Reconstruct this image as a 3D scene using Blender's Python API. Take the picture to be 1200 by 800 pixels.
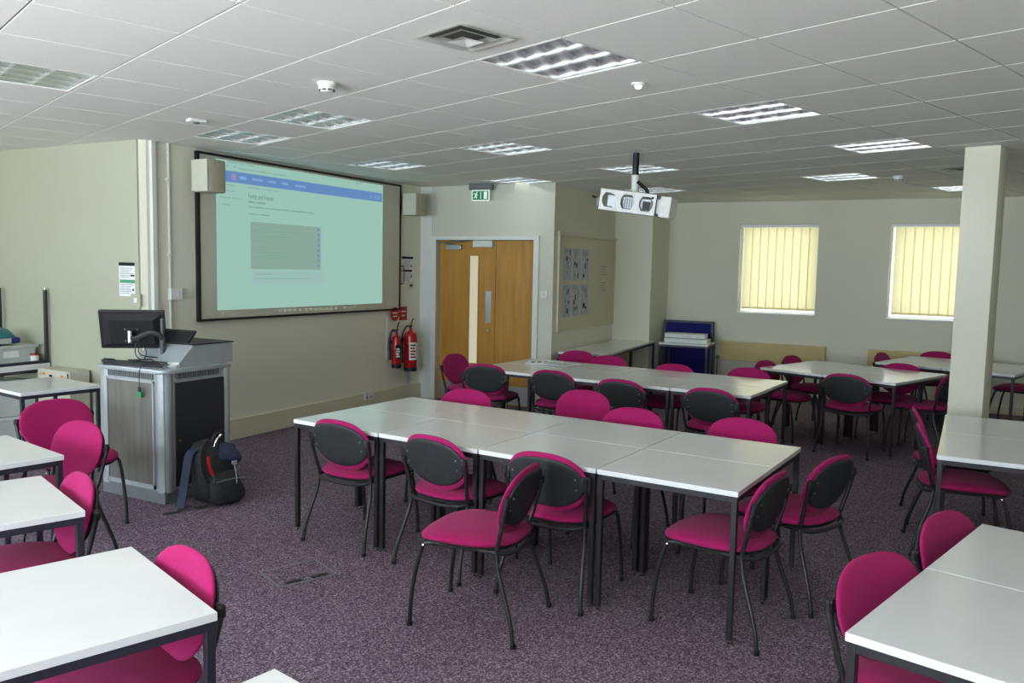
import bpy, bmesh, math, random
from mathutils import Vector, Matrix

random.seed(7)
for o in list(bpy.data.objects):
    bpy.data.objects.remove(o)
scn = bpy.context.scene
COL = scn.collection
R = math.radians
PI = math.pi

# ------------------------------------------------------------------ camera
H = 2.722                      # ceiling height
def set_camera():
    yaw, pitch, roll = R(27.863), R(5.065), R(1.188)
    f = Vector((math.cos(yaw) * math.cos(pitch), math.sin(yaw) * math.cos(pitch), -math.sin(pitch)))
    r = Vector((math.sin(yaw), -math.cos(yaw), 0))
    u = r.cross(f)
    r2 = r * math.cos(roll) + u * math.sin(roll)
    u2 = -r * math.sin(roll) + u * math.cos(roll)
    m = Matrix((r2, u2, -f)).transposed().to_4x4()
    m.translation = Vector((0, 0, 1.705))
    cam = bpy.data.cameras.new('camera')
    cam.sensor_width = 36
    cam.lens = 961.955 / 1200 * 36
    cam.clip_start = 0.02
    o = bpy.data.objects.new('camera', cam)
    o.matrix_world = m
    COL.objects.link(o)
    scn.camera = o
set_camera()

# ------------------------------------------------------------------ world, light, exposure
vs = scn.view_settings
vs.view_transform = 'Standard'
vs.look = 'None'
vs.gamma = 1
vs.use_curve_mapping = False
vs.exposure = -0.04
scn.cycles.use_denoising = True
scn.cycles.max_bounces = 10
scn.cycles.diffuse_bounces = 6
scn.cycles.glossy_bounces = 5
scn.cycles.transmission_bounces = 6
scn.cycles.transparent_max_bounces = 8
scn.cycles.sample_clamp_indirect = 4.0
scn.cycles.caustics_reflective = False
scn.cycles.caustics_refractive = False

world = bpy.data.worlds.new('overcast_sky')
scn.world = world
world.use_nodes = True
wb = world.node_tree.nodes['Background']
wb.inputs[0].default_value = (0.86, 0.95, 1.0, 1)
wb.inputs[1].default_value = 1.6

FRONT_X = -2.6                 # window wall behind the camera
FRONT_WINDOWS = [(-0.8, 0.7), (1.0, 2.5), (2.8, 4.3), (4.6, 6.1), (6.4, 7.9)]
FRONT_POWER = [80, 125, 155, 125, 40]
CEILING_FILL_POWER = [600, 690, 580, 320, 100]
BAY_Y = 9.0                    # window wall of the left bay
BAY_WINDOWS = [(-2.4, -1.0), (-0.7, 0.7)]
BAY_POWER = [80, 48]
BAY_CEILING_FILL = [190, 140]
WIN_Z0, WIN_Z1 = 0.95, 2.35
def area(name, loc, direction, sx, sy, power, colour):
    l = bpy.data.lights.new(name, 'AREA')
    l.shape = 'RECTANGLE'
    l.size, l.size_y = sx, sy
    l.energy = power
    l.color = colour
    o = bpy.data.objects.new(name, l)
    o.location = loc
    o.rotation_euler = Vector(direction).to_track_quat('-Z', 'Y').to_euler()
    COL.objects.link(o)
    return o
for (y0, y1), p in zip(FRONT_WINDOWS, FRONT_POWER):
    area('daylight', (FRONT_X - 0.22, (y0 + y1) / 2, (WIN_Z0 + WIN_Z1) / 2), (1, 0, -0.05), y1 - y0, WIN_Z1 - WIN_Z0, p, (0.78, 0.90, 1.06))
for (y0, y1), p in zip(FRONT_WINDOWS, CEILING_FILL_POWER):      # unseen upward lamps added to brighten the ceiling
    area('ceiling_fill', (FRONT_X - 0.45, (y0 + y1) / 2, WIN_Z0 - 0.25), (1, 0, 1.0), y1 - y0, 0.8, p, (1.0, 0.98, 0.95))
for (x0, x1), p, q in zip(BAY_WINDOWS, BAY_POWER, BAY_CEILING_FILL):
    area('daylight', ((x0 + x1) / 2, BAY_Y + 0.22, (WIN_Z0 + WIN_Z1) / 2), (0, -1, -0.05), x1 - x0, WIN_Z1 - WIN_Z0, p, (0.78, 0.90, 1.06))
    area('ceiling_fill', ((x0 + x1) / 2, BAY_Y + 0.45, WIN_Z0 - 0.25), (0, -1, 1.0), x1 - x0, 0.8, q, (1.0, 0.98, 0.95))  # added fill lamp that lifts the ceiling from the bay side
BACK_X = 12.0
BACK_WINDOWS = [(1.615, 2.68), (-0.35, 0.712)]
for y0, y1 in BACK_WINDOWS:
    area('daylight', (BACK_X + 0.42, (y0 + y1) / 2, 1.77), (-1, 0, 0), 1.06, 1.27, 20, (1.0, 0.98, 0.92))

# ------------------------------------------------------------------ materials
def nt(name):
    m = bpy.data.materials.new(name)
    m.use_nodes = True
    t = m.node_tree
    return m, t, t.nodes['Principled BSDF']
def srgb(r, g, b):
    def c(v):
        v /= 255
        return v / 12.92 if v <= 0.04045 else ((v + 0.055) / 1.055) ** 2.4
    return (c(r), c(g), c(b), 1)
def noise_mat(name, c1, c2, scale=8, rough=0.6, metal=0.0, bump=0.0, bscale=None, spec=0.5, detail=3, coat=0.0, stretch=None):
    m, t, p = nt(name)
    tc = t.nodes.new('ShaderNodeTexCoord')
    src = tc.outputs['Object']
    if stretch:
        mp = t.nodes.new('ShaderNodeMapping')
        mp.inputs['Scale'].default_value = stretch
        t.links.new(src, mp.inputs['Vector'])
        src = mp.outputs['Vector']
    n = t.nodes.new('ShaderNodeTexNoise')
    n.inputs['Scale'].default_value = scale
    n.inputs['Detail'].default_value = detail
    t.links.new(src, n.inputs['Vector'])
    r = t.nodes.new('ShaderNodeValToRGB')
    r.color_ramp.elements[0].color = c1
    r.color_ramp.elements[1].color = c2
    r.color_ramp.elements[0].position = 0.3
    r.color_ramp.elements[1].position = 0.7
    t.links.new(n.outputs['Fac'], r.inputs['Fac'])
    t.links.new(r.outputs['Color'], p.inputs['Base Color'])
    p.inputs['Roughness'].default_value = rough
    p.inputs['Metallic'].default_value = metal
    p.inputs['Specular IOR Level'].default_value = spec
    p.inputs['Coat Weight'].default_value = coat
    if bump:
        n2 = t.nodes.new('ShaderNodeTexNoise')
        n2.inputs['Scale'].default_value = bscale or scale * 6
        n2.inputs['Detail'].default_value = 2
        t.links.new(src, n2.inputs['Vector'])
        b = t.nodes.new('ShaderNodeBump')
        b.inputs['Strength'].default_value = bump
        b.inputs['Distance'].default_value = 0.0015
        t.links.new(n2.outputs['Fac'], b.inputs['Height'])
        t.links.new(b.outputs['Normal'], p.inputs['Normal'])
    return m
def flat(name, c, rough=0.6, metal=0.0, spec=0.5, k=0.06):
    a = tuple(v * (1 - k) for v in c[:3]) + (1,)
    b = tuple(min(1, v * (1 + k)) for v in c[:3]) + (1,)
    return noise_mat(name, a, b, 25, rough, metal, spec=spec)
def emit(name, c, strength):
    m, t, p = nt(name)
    p.inputs['Base Color'].default_value = (0.02, 0.02, 0.02, 1)
    p.inputs['Roughness'].default_value = 0.6
    p.inputs['Emission Color'].default_value = c
    p.inputs['Emission Strength'].default_value = strength
    return m

M = {}
M['wall'] = noise_mat('wall_paint', srgb(222, 221, 202), srgb(226, 225, 207), 1.2, 0.75, bump=0.05, bscale=180, spec=0.25)
M['wall_shaded'] = noise_mat('shaded_wall_paint', srgb(203, 204, 188), srgb(207, 208, 193), 1.2, 0.75, bump=0.05, bscale=180, spec=0.25)  # wall paint darkened, weaker light by the door put into its colour
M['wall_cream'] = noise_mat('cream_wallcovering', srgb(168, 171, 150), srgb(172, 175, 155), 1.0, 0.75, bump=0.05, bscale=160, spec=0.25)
M['trim_white'] = noise_mat('white_gloss_trim', srgb(216, 220, 212), srgb(222, 225, 218), 6, 0.4)
M['skirting'] = noise_mat('cream_trunking', srgb(208, 204, 178), srgb(214, 210, 186), 3, 0.5)
M['ceiling'] = noise_mat('mineral_fibre_tile', srgb(222, 224, 217), srgb(229, 231, 224), 90, 0.9, bump=0.12, bscale=260, spec=0.2)
M['grid'] = flat('ceiling_grid', srgb(112, 110, 98), 0.6)  # bars darkened, shade of the tile grooves put into their colour
M['table_top'] = noise_mat('pale_grey_laminate', srgb(220, 222, 221), srgb(225, 227, 226), 4, 0.17, bump=0.01, bscale=300, spec=0.6)
M['steel_black'] = noise_mat('black_powder_coat', (0.008, 0.008, 0.010, 1), (0.014, 0.014, 0.016, 1), 40, 0.42)
M['steel_blue'] = noise_mat('dark_navy_powder_coat', (0.012, 0.012, 0.022, 1), (0.018, 0.018, 0.030, 1), 40, 0.42)
M['chrome'] = flat('chrome', (0.7, 0.7, 0.7, 1), 0.18, 1.0)
M['fabric'] = noise_mat('magenta_fabric', (0.255, 0.010, 0.078, 1), (0.32, 0.014, 0.102, 1), 260, 0.95, bump=0.25, bscale=900, spec=0.07)
M['fabric'].node_tree.nodes['Principled BSDF'].inputs['Sheen Weight'].default_value = 0.06
M['shell'] = noise_mat('black_moulded_plastic', (0.016, 0.019, 0.020, 1), (0.022, 0.026, 0.027, 1), 30, 0.55, bump=0.08, bscale=700, spec=0.35)
M['wood'] = noise_mat('oak_veneer', srgb(168, 118, 42), srgb(188, 138, 58), 3.0, 0.42, stretch=(6, 6, 0.5), detail=6)
M['glass_lit'] = emit('lit_corridor_glass', (0.78, 0.75, 0.54, 1), 0.72)
M['metal'] = noise_mat('brushed_aluminium', (0.50, 0.51, 0.52, 1), (0.58, 0.59, 0.60, 1), 12, 0.32, 1.0, stretch=(1, 1, 40))
M['silver'] = noise_mat('silver_painted_metal', srgb(160, 168, 170), srgb(168, 176, 178), 10, 0.38, 0.35)
M['silver_dark'] = noise_mat('grey_painted_metal', srgb(100, 106, 107), srgb(110, 116, 117), 10, 0.45, 0.2)
M['grey_panel'] = noise_mat('smoked_panel', srgb(96, 95, 90), srgb(106, 105, 99), 3, 0.16, stretch=(8, 8, 0.6))
M['dark_panel'] = noise_mat('dark_perforated_panel', (0.010, 0.011, 0.013, 1), (0.022, 0.023, 0.026, 1), 220, 0.55)
M['plastic_black'] = noise_mat('black_plastic', (0.008, 0.008, 0.010, 1), (0.013, 0.013, 0.015, 1), 20, 0.45, spec=0.35)
M['plastic_white'] = flat('white_plastic', srgb(222, 224, 218), 0.4)
M['speaker_side'] = flat('beige_speaker_cabinet', srgb(170, 168, 146), 0.6)
M['speaker_front'] = noise_mat('speaker_grille_cloth', srgb(196, 198, 178), srgb(202, 204, 186), 300, 0.8, bump=0.1, bscale=600)
M['screen_surface'] = noise_mat('grey_whiteboard_surface', srgb(196, 195, 176), srgb(200, 199, 181), 2, 0.45)
M['red'] = noise_mat('red_enamel', (0.36, 0.007, 0.012, 1), (0.42, 0.010, 0.017, 1), 15, 0.25)
M['paper'] = flat('paper', srgb(226, 230, 228), 0.85)
M['paper_blue'] = noise_mat('printed_poster_paper', srgb(158, 166, 184), srgb(196, 200, 208), 26, 0.8)
M['ink'] = flat('dark_print', (0.014, 0.017, 0.019, 1), 0.8, spec=0.2)
M['ink_grey'] = flat('grey_print', (0.28, 0.29, 0.30, 1), 0.8)
M['ink_green'] = flat('green_print', srgb(70, 150, 112), 0.8)
M['ink_orange'] = flat('orange_print', srgb(196, 128, 40), 0.8)
M['board_felt'] = noise_mat('cream_pinboard_felt', srgb(204, 200, 172), srgb(208, 204, 178), 200, 0.95, bump=0.1, bscale=700)
M['blue_felt'] = noise_mat('royal_blue_loop_fabric', (0.006, 0.006, 0.105, 1), (0.009, 0.009, 0.130, 1), 150, 0.95, bump=0.15, bscale=600)
M['radiator'] = noise_mat('beige_radiator_enamel', srgb(196, 180, 122), srgb(200, 185, 128), 5, 0.5)
M['white_frame'] = flat('white_window_frame', srgb(232, 234, 230), 0.4)
M['aluminium'] = flat('polished_louvre_aluminium', (0.74, 0.76, 0.76, 1), 0.20, 1.0, k=0.02)
M['lamp_tube'] = emit('fluorescent_tube_glass', (0.93, 1.0, 0.98, 1), 20.0)  # glow added to give the louvres white glints
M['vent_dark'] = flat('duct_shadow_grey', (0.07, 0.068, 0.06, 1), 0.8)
M['teal'] = noise_mat('teal_plastic', srgb(40, 112, 126), srgb(48, 122, 134), 10, 0.4)
M['navy_print'] = flat('navy_plastic', srgb(30, 50, 120), 0.5)
M['clear_box'] = noise_mat('frosted_polypropylene', srgb(182, 190, 186), srgb(196, 203, 198), 6, 0.3)
M['outlet_rim'] = flat('worn_grey_rim', srgb(112, 110, 116), 0.7)
M['board_frame'] = flat('dark_grey_board_edging', srgb(58, 60, 64), 0.5)
M['arm_grey'] = flat('dark_grey_arm_metal', (0.040, 0.044, 0.047, 1), 0.4, 0.2)
M['carton'] = flat('off_white_card', srgb(190, 189, 172), 0.8)
M['canvas_black'] = noise_mat('black_nylon', (0.007, 0.008, 0.009, 1), (0.018, 0.019, 0.020, 1), 30, 0.75, bump=0.5, bscale=60)
M['canvas_navy'] = noise_mat('navy_nylon', (0.009, 0.014, 0.045, 1), (0.016, 0.026, 0.070, 1), 30, 0.7, bump=0.4, bscale=80)
M['tag_green'] = flat('green_tag', srgb(20, 130, 80), 0.5)
M['yellow'] = flat('yellow_tag', srgb(190, 160, 20), 0.5)
M['brown_trim'] = flat('brass_handle', srgb(130, 100, 60), 0.4, 0.6)
M['exit_green'] = emit('exit_sign_green', (0.0, 0.16, 0.055, 1), 0.9)
M['exit_white'] = emit('exit_sign_white', (0.75, 0.95, 0.85, 1), 0.9)
M['indicator'] = emit('indicator_lens', (0.9, 1.0, 0.95, 1), 5.0)
# projected picture
M['pic'] = emit('projected_page', (0.325, 0.560, 0.480, 1), 0.96)
M['pic_blue'] = emit('projected_blue_bar', (0.095, 0.200, 0.420, 1), 1.21)
M['pic_box'] = emit('projected_grey_box', (0.215, 0.335, 0.285, 1), 1.12)
M['pic_low'] = emit('projected_pale_box', (0.270, 0.430, 0.400, 1), 1.15)
M['pic_text'] = emit('projected_dark_text', (0.085, 0.160, 0.140, 1), 1.40)
M['pic_faint'] = emit('projected_faint_text', (0.205, 0.350, 0.310, 1), 1.24)
M['pic_white'] = emit('projected_white_text', (0.155, 0.275, 0.47, 1), 1.40)
M['pic_red'] = emit('projected_red_logo', (0.24, 0.20, 0.36, 1), 1.24)
M['pic_line'] = emit('projected_text_line', (0.17, 0.29, 0.25, 1), 1.2)
M['pic_icon'] = emit('projected_icon', (0.42, 0.44, 0.36, 1), 1.2)
M['pic_bar'] = emit('projected_dark_taskbar', (0.0, 0.0, 0.0, 1), 0.00)

def carpet():
    m, t, p = nt('heather_purple_carpet')
    tc = t.nodes.new('ShaderNodeTexCoord')
    n = t.nodes.new('ShaderNodeTexVoronoi')
    n.inputs['Scale'].default_value = 150
    t.links.new(tc.outputs['Object'], n.inputs['Vector'])
    sp = t.nodes.new('ShaderNodeSeparateColor')
    t.links.new(n.outputs['Color'], sp.inputs['Color'])
    r = t.nodes.new('ShaderNodeValToRGB')
    e = r.color_ramp.elements
    e[0].position, e[0].color = 0.0, (0.066, 0.045, 0.067, 1)
    e[1].position, e[1].color = 1.0, (0.360, 0.305, 0.350, 1)
    for pos, c in ((0.28, (0.100, 0.066, 0.098, 1)), (0.62, (0.172, 0.128, 0.163, 1)), (0.86, (0.245, 0.192, 0.232, 1))):
        x = e.new(pos); x.color = c
    t.links.new(sp.outputs[0], r.inputs['Fac'])
    n2 = t.nodes.new('ShaderNodeTexNoise')          # worn, trodden patches
    n2.inputs['Scale'].default_value = 1.3
    n2.inputs['Detail'].default_value = 4
    t.links.new(tc.outputs['Object'], n2.inputs['Vector'])
    mr = t.nodes.new('ShaderNodeMapRange')
    mr.inputs['To Min'].default_value = 0.86
    mr.inputs['To Max'].default_value = 1.14
    t.links.new(n2.outputs['Fac'], mr.inputs['Value'])
    # seams between half-metre carpet tiles
    br = t.nodes.new('ShaderNodeTexBrick')
    br.offset = 0.0
    br.inputs['Scale'].default_value = 1.0
    br.inputs['Brick Width'].default_value = 0.5
    br.inputs['Row Height'].default_value = 0.5
    br.inputs['Mortar Size'].default_value = 0.0022
    br.inputs['Color1'].default_value = (1, 1, 1, 1)
    br.inputs['Color2'].default_value = (0.95, 0.95, 0.95, 1)
    br.inputs['Mortar'].default_value = (0.72, 0.72, 0.72, 1)
    mp = t.nodes.new('ShaderNodeMapping')
    mp.inputs['Rotation'].default_value = (0, 0, R(-5))
    t.links.new(tc.outputs['Object'], mp.inputs['Vector'])
    t.links.new(mp.outputs['Vector'], br.inputs['Vector'])
    mx = t.nodes.new('ShaderNodeMix'); mx.data_type = 'RGBA'; mx.blend_type = 'MULTIPLY'
    mx.inputs['Factor'].default_value = 1
    t.links.new(r.outputs['Color'], mx.inputs['A'])
    t.links.new(mr.outputs['Result'], mx.inputs['B'])
    mx2 = t.nodes.new('ShaderNodeMix'); mx2.data_type = 'RGBA'; mx2.blend_type = 'MULTIPLY'
    mx2.inputs['Factor'].default_value = 1
    t.links.new(mx.outputs['Result'], mx2.inputs['A'])
    t.links.new(br.outputs['Color'], mx2.inputs['B'])
    t.links.new(mx2.outputs['Result'], p.inputs['Base Color'])
    b = t.nodes.new('ShaderNodeBump')
    b.inputs['Strength'].default_value = 0.5
    b.inputs['Distance'].default_value = 0.0015
    t.links.new(n.outputs['Distance'], b.inputs['Height'])
    t.links.new(b.outputs['Normal'], p.inputs['Normal'])
    p.inputs['Roughness'].default_value = 1.0
    p.inputs['Specular IOR Level'].default_value = 0.1
    return m
M['carpet'] = carpet()
def slat_fabric():
    m, t, p = nt('cream_blind_fabric')
    out = t.nodes['Material Output']
    tc = t.nodes.new('ShaderNodeTexCoord')
    n = t.nodes.new('ShaderNodeTexNoise')
    n.inputs['Scale'].default_value = 60
    t.links.new(tc.outputs['Object'], n.inputs['Vector'])
    r = t.nodes.new('ShaderNodeValToRGB')
    r.color_ramp.elements[0].color = (0.82, 0.75, 0.47, 1)
    r.color_ramp.elements[1].color = (0.88, 0.81, 0.53, 1)
    t.links.new(n.outputs['Fac'], r.inputs['Fac'])
    d = t.nodes.new('ShaderNodeBsdfDiffuse')
    tr = t.nodes.new('ShaderNodeBsdfTranslucent')
    mx = t.nodes.new('ShaderNodeMixShader')
    mx.inputs[0].default_value = 0.55
    t.links.new(r.outputs['Color'], d.inputs['Color'])
    t.links.new(r.outputs['Color'], tr.inputs['Color'])
    t.links.new(d.outputs[0], mx.inputs[1])
    t.links.new(tr.outputs[0], mx.inputs[2])
    t.links.new(mx.outputs[0], out.inputs['Surface'])
    return m
M['slat'] = slat_fabric()
def pane_glass():
    m, t, p = nt('window_glass')
    out = t.nodes['Material Output']
    tr = t.nodes.new('ShaderNodeBsdfTransparent')
    tr.inputs['Color'].default_value = (0.94, 0.97, 0.96, 1)
    gl = t.nodes.new('ShaderNodeBsdfGlossy')
    gl.inputs['Roughness'].default_value = 0.02
    fr = t.nodes.new('ShaderNodeFresnel')
    mx = t.nodes.new('ShaderNodeMixShader')
    t.links.new(fr.outputs[0], mx.inputs[0])
    t.links.new(tr.outputs[0], mx.inputs[1])
    t.links.new(gl.outputs[0], mx.inputs[2])
    t.links.new(mx.outputs[0], out.inputs['Surface'])
    return m
M['pane'] = pane_glass()

# ------------------------------------------------------------------ mesh helpers
def bm_new():
    return bmesh.new()
def obj(name, bm, mat, parent=None, smooth=False, loc=None, rotz=None, sharp=35):
    bmesh.ops.recalc_face_normals(bm, faces=bm.faces[:])
    me = bpy.data.meshes.new(name)
    if smooth:
        lim = R(sharp)
        for e in bm.edges:
            if len(e.link_faces) == 2 and e.calc_face_angle(0) > lim:
                e.smooth = False
        for f in bm.faces:
            f.smooth = True
    bm.to_mesh(me)
    bm.free()
    me.materials.append(M[mat] if isinstance(mat, str) else mat)
    o = bpy.data.objects.new(name, me)
    COL.objects.link(o)
    if parent is not None:
        o.parent = parent
    if loc is not None:
        o.location = loc
    if rotz is not None:
        o.rotation_euler = (0, 0, rotz)
    return o
def thing(name, label, cat, loc=(0, 0, 0), rotz=0.0, group=None):
    o = bpy.data.objects.new(name, None)
    o.empty_display_size = 0.1
    COL.objects.link(o)
    o.location = loc
    o.rotation_euler = (0, 0, rotz)
    return tag(o, label, cat, group)
def tag(o, label, cat, group=None):
    o['label'] = label
    o['category'] = cat
    if group:
        o['group'] = group
    return o
def struct(name, bm, mat, parent=None, **k):
    o = obj(name, bm, mat, parent, **k)
    if parent is None:
        o['kind'] = 'structure'
    return o
def bx(bm, x0, x1, y0, y1, z0, z1, bev=0.0, mtx=None, seg=2):
    r = bmesh.ops.create_cube(bm, size=1)
    vs_ = r['verts']
    for v in vs_:
        v.co = Vector((x0 + (v.co.x + 0.5) * (x1 - x0), y0 + (v.co.y + 0.5) * (y1 - y0), z0 + (v.co.z + 0.5) * (z1 - z0)))
    if bev:
        es = list({e for v in vs_ for e in v.link_edges})
        rb = bmesh.ops.bevel(bm, geom=es, offset=bev, segments=seg, affect='EDGES', profile=0.5)
        vs_ = list({v for f in rb['faces'] for v in f.verts} | {v for v in vs_ if v.is_valid})
    if mtx is not None:
        bmesh.ops.transform(bm, matrix=mtx, verts=vs_)
    return vs_
def smooth_path(pts, n=6):
    P = [Vector(p) for p in pts]
    out = []
    for i in range(len(P) - 1):
        p0 = P[i - 1] if i > 0 else P[i] * 2 - P[i + 1]
        p3 = P[i + 2] if i + 2 < len(P) else P[i + 1] * 2 - P[i]
        p1, p2 = P[i], P[i + 1]
        for k in range(n):
            t = k / n
            out.append(0.5 * ((2 * p1) + (p2 - p0) * t + (2 * p0 - 5 * p1 + 4 * p2 - p3) * t * t + (3 * p1 - p0 - 3 * p2 + p3) * t ** 3))
    out.append(P[-1])
    return out
def tube(bm, pts, r, seg=10, cap=True):
    P = [Vector(p) for p in pts]
    rs = r if isinstance(r, (list, tuple)) else [r] * len(P)
    t0 = (P[1] - P[0]).normalized()
    up = Vector((0, 0, 1)) if abs(t0.z) < 0.9 else Vector((1, 0, 0))
    nrm = (up - t0 * up.dot(t0)).normalized()
    rings = []
    for i, p in enumerate(P):
        t = (P[min(i + 1, len(P) - 1)] - P[max(i - 1, 0)]).normalized()
        nrm = (nrm - t * nrm.dot(t)).normalized()
        b = t.cross(nrm)
        rings.append([bm.verts.new(p + (nrm * math.cos(a) + b * math.sin(a)) * rs[i]) for a in [2 * PI * k / seg for k in range(seg)]])
    for a, b in zip(rings, rings[1:]):
        for k in range(seg):
            bm.faces.new((a[k], a[(k + 1) % seg], b[(k + 1) % seg], b[k]))
    if cap:
        bm.faces.new(rings[0][::-1])
        bm.faces.new(rings[-1])
def lathe(bm, prof, seg=24, mtx=None):
    rings = []
    new = []
    for r, z in prof:
        if r < 1e-6:
            v = [bm.verts.new((0, 0, z))]
        else:
            v = [bm.verts.new((r * math.cos(2 * PI * k / seg), r * math.sin(2 * PI * k / seg), z)) for k in range(seg)]
        rings.append(v)
        new += v
    for a, b in zip(rings, rings[1:]):
        for k in range(seg):
            k2 = (k + 1) % seg
            if len(a) == 1 and len(b) == 1:
                continue
            if len(a) == 1:
                bm.faces.new((a[0], b[k2], b[k]))
            elif len(b) == 1:
                bm.faces.new((a[k], a[k2], b[0]))
            else:
                bm.faces.new((a[k], a[k2], b[k2], b[k]))
    if mtx is not None:
        bmesh.ops.transform(bm, matrix=mtx, verts=new)
def prism(bm, pts2, z0, z1, mtx=None):
    lo = [bm.verts.new((x, y, z0)) for x, y in pts2]
    hi = [bm.verts.new((x, y, z1)) for x, y in pts2]
    n = len(pts2)
    for k in range(n):
        bm.faces.new((lo[k], lo[(k + 1) % n], hi[(k + 1) % n], hi[k]))
    bm.faces.new(lo[::-1])
    bm.faces.new(hi)
    if mtx is not None:
        bmesh.ops.transform(bm, matrix=mtx, verts=lo + hi)
def pad(bm, outline, t, deform, prof_n=4.5, rings=9, seg=40):
    """cushion: closed outline, rounded edge, thickness t, bent by deform(x, y, z)"""
    def prof(phi):
        c, s = math.cos(phi), math.sin(phi)
        return abs(c) ** (2 / prof_n), math.copysign(abs(s) ** (2 / 2.2), s)
    loops = []
    phis = [PI / 2 - PI * i / (2 * rings) for i in range(2 * rings + 1)]
    for i, phi in enumerate(phis):
        s, h = prof(phi)
        if i in (0, len(phis) - 1):
            loops.append([bm.verts.new(deform(0, 0, h * t / 2))])
        else:
            lp = []
            for k in range(seg):
                x, y = outline(2 * PI * k / seg)
                lp.append(bm.verts.new(deform(x * s, y * s, h * t / 2)))
            loops.append(lp)
    for a, b in zip(loops, loops[1:]):
        for k in range(seg):
            k2 = (k + 1) % seg
            if len(a) == 1:
                bm.faces.new((a[0], b[k], b[k2]))
            elif len(b) == 1:
                bm.faces.new((a[k], b[0], a[k2]))
            else:
                bm.faces.new((a[k], b[k], b[k2], a[k2]))
def superellipse(a, b, n):
    def f(t):
        c, s = math.cos(t), math.sin(t)
        return a * math.copysign(abs(c) ** (2 / n), c), b * math.copysign(abs(s) ** (2 / n), s)
    return f
def copy_tree(o, parent=None):
    c = o.copy()
    COL.objects.link(c)
    if parent is not None:
        c.parent = parent
    for ch in list(o.children):
        copy_tree(ch, c)
    return c
def text_bm(body, size, mtx, extrude=0.0005):
    cu = bpy.data.curves.new('lettering', 'FONT')
    cu.body = body
    cu.size = size
    cu.extrude = extrude
    to = bpy.data.objects.new('lettering', cu)
    COL.objects.link(to)
    dg = bpy.context.evaluated_depsgraph_get()
    me = bpy.data.meshes.new_from_object(to.evaluated_get(dg))
    bm = bm_new()
    bm.from_mesh(me)
    bpy.data.objects.remove(to)
    bpy.data.curves.remove(cu)
    bpy.data.meshes.remove(me)
    bmesh.ops.transform(bm, matrix=mtx, verts=bm.verts[:])
    return bm

# ------------------------------------------------------------------ the room
SY = 6.05        # wall carrying the screen
LX = 4.72        # cream wall on the left
DX = 8.87        # wall with the door
EY = BAY_Y         # far end of the left bay
RY = -3.6        # unseen wall on the right
NB0 = Vector((DX, 4.155, 0))
NB1 = Vector((11.2, 4.28, 0))
PY = 3.72        # side of the boxed pier
NBANG = math.atan2(NB1.y - NB0.y, NB1.x - NB0.x)

b = bm_new()
fl = [(FRONT_X, RY), (BACK_X, RY), (BACK_X, PY), (11.2, PY), (11.2, 4.28), (DX + .28, 4.17), (DX + .28, SY), (LX, SY), (LX, EY), (FRONT_X, EY)]
prism(b, fl, -0.08, 0.0)
struct('floor', b, 'carpet')
# wall blocks (solid, so that corners read from any side)
b = bm_new(); prism(b, [(LX, SY + .04), (LX + .04, SY), (DX + .3, SY), (DX + .3, SY + .25), (LX + .3, SY + .25)], 0, H + .1)
struct('wall_screen', b, 'wall')
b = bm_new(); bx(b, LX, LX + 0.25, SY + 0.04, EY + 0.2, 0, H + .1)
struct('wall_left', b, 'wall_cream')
b = bm_new()
xs = [FRONT_X - .2] + [v for w in BAY_WINDOWS for v in w] + [LX]
for k in range(0, len(xs), 2):
    bx(b, xs[k], xs[k + 1], EY, EY + .2, 0, H + .1)
for x0, x1 in BAY_WINDOWS:
    bx(b, x0, x1, EY, EY + .2, 0, WIN_Z0)
    bx(b, x0, x1, EY, EY + .2, WIN_Z1, H + .1)
struct('wall_bay', b, 'wall')
b = bm_new()
DY0, DY1, DZ = 4.41, 5.80, 2.05
bx(b, DX, DX + .3, DY1, SY, 0, H + .1)
bx(b, DX, DX + .3, DY0, DY1, DZ, H + .1)
prism(b, [(NB0.x, NB0.y + .001), (DX + .3, NB0.y + .03), (DX + .3, DY0), (DX, DY0)], 0, H + .1)
bx(b, DX + .28, DX + .3, DY0, DY1, 0, DZ)
struct('wall_door', b, 'wall_shaded')
b = bm_new(); prism(b, [(NB0.x + .001, NB0.y), (NB1.x, NB1.y), (NB1.x + .9, NB1.y + .1), (NB1.x + .9, NB1.y + .35), (NB0.x + .001, NB0.y + .2)], 0, H + .1)
struct('wall_noticeboard', b, 'wall')
b = bm_new(); bx(b, 11.2, BACK_X + .25, PY, 4.285, 0, H + .1)
struct('wall_pier', b, 'wall')
b = bm_new()
ys = [RY - .2] + [v for w in sorted(BACK_WINDOWS) for v in w] + [PY]
for k in range(0, len(ys), 2):
    bx(b, BACK_X, BACK_X + .25, ys[k], ys[k + 1], 0, H + .1)
for y0, y1 in BACK_WINDOWS:
    bx(b, BACK_X, BACK_X + .25, y0, y1, 0, 1.135)
    bx(b, BACK_X, BACK_X + .25, y0, y1, 2.405, H + .1)
struct('wall_back', b, 'wall')
b = bm_new(); bx(b, FRONT_X - .2, BACK_X + .25, RY - .2, RY, 0, H + .1)
struct('wall_right', b, 'wall')
b = bm_new()
ys = [RY - .2] + [v for w in FRONT_WINDOWS for v in w] + [EY + .2]
for k in range(0, len(ys), 2):
    bx(b, FRONT_X - .2, FRONT_X, ys[k], ys[k + 1], 0, H + .1)
for y0, y1 in FRONT_WINDOWS:
    bx(b, FRONT_X - .2, FRONT_X, y0, y1, 0, WIN_Z0)
    bx(b, FRONT_X - .2, FRONT_X, y0, y1, WIN_Z1, H + .1)
struct('wall_front', b, 'wall')

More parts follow.
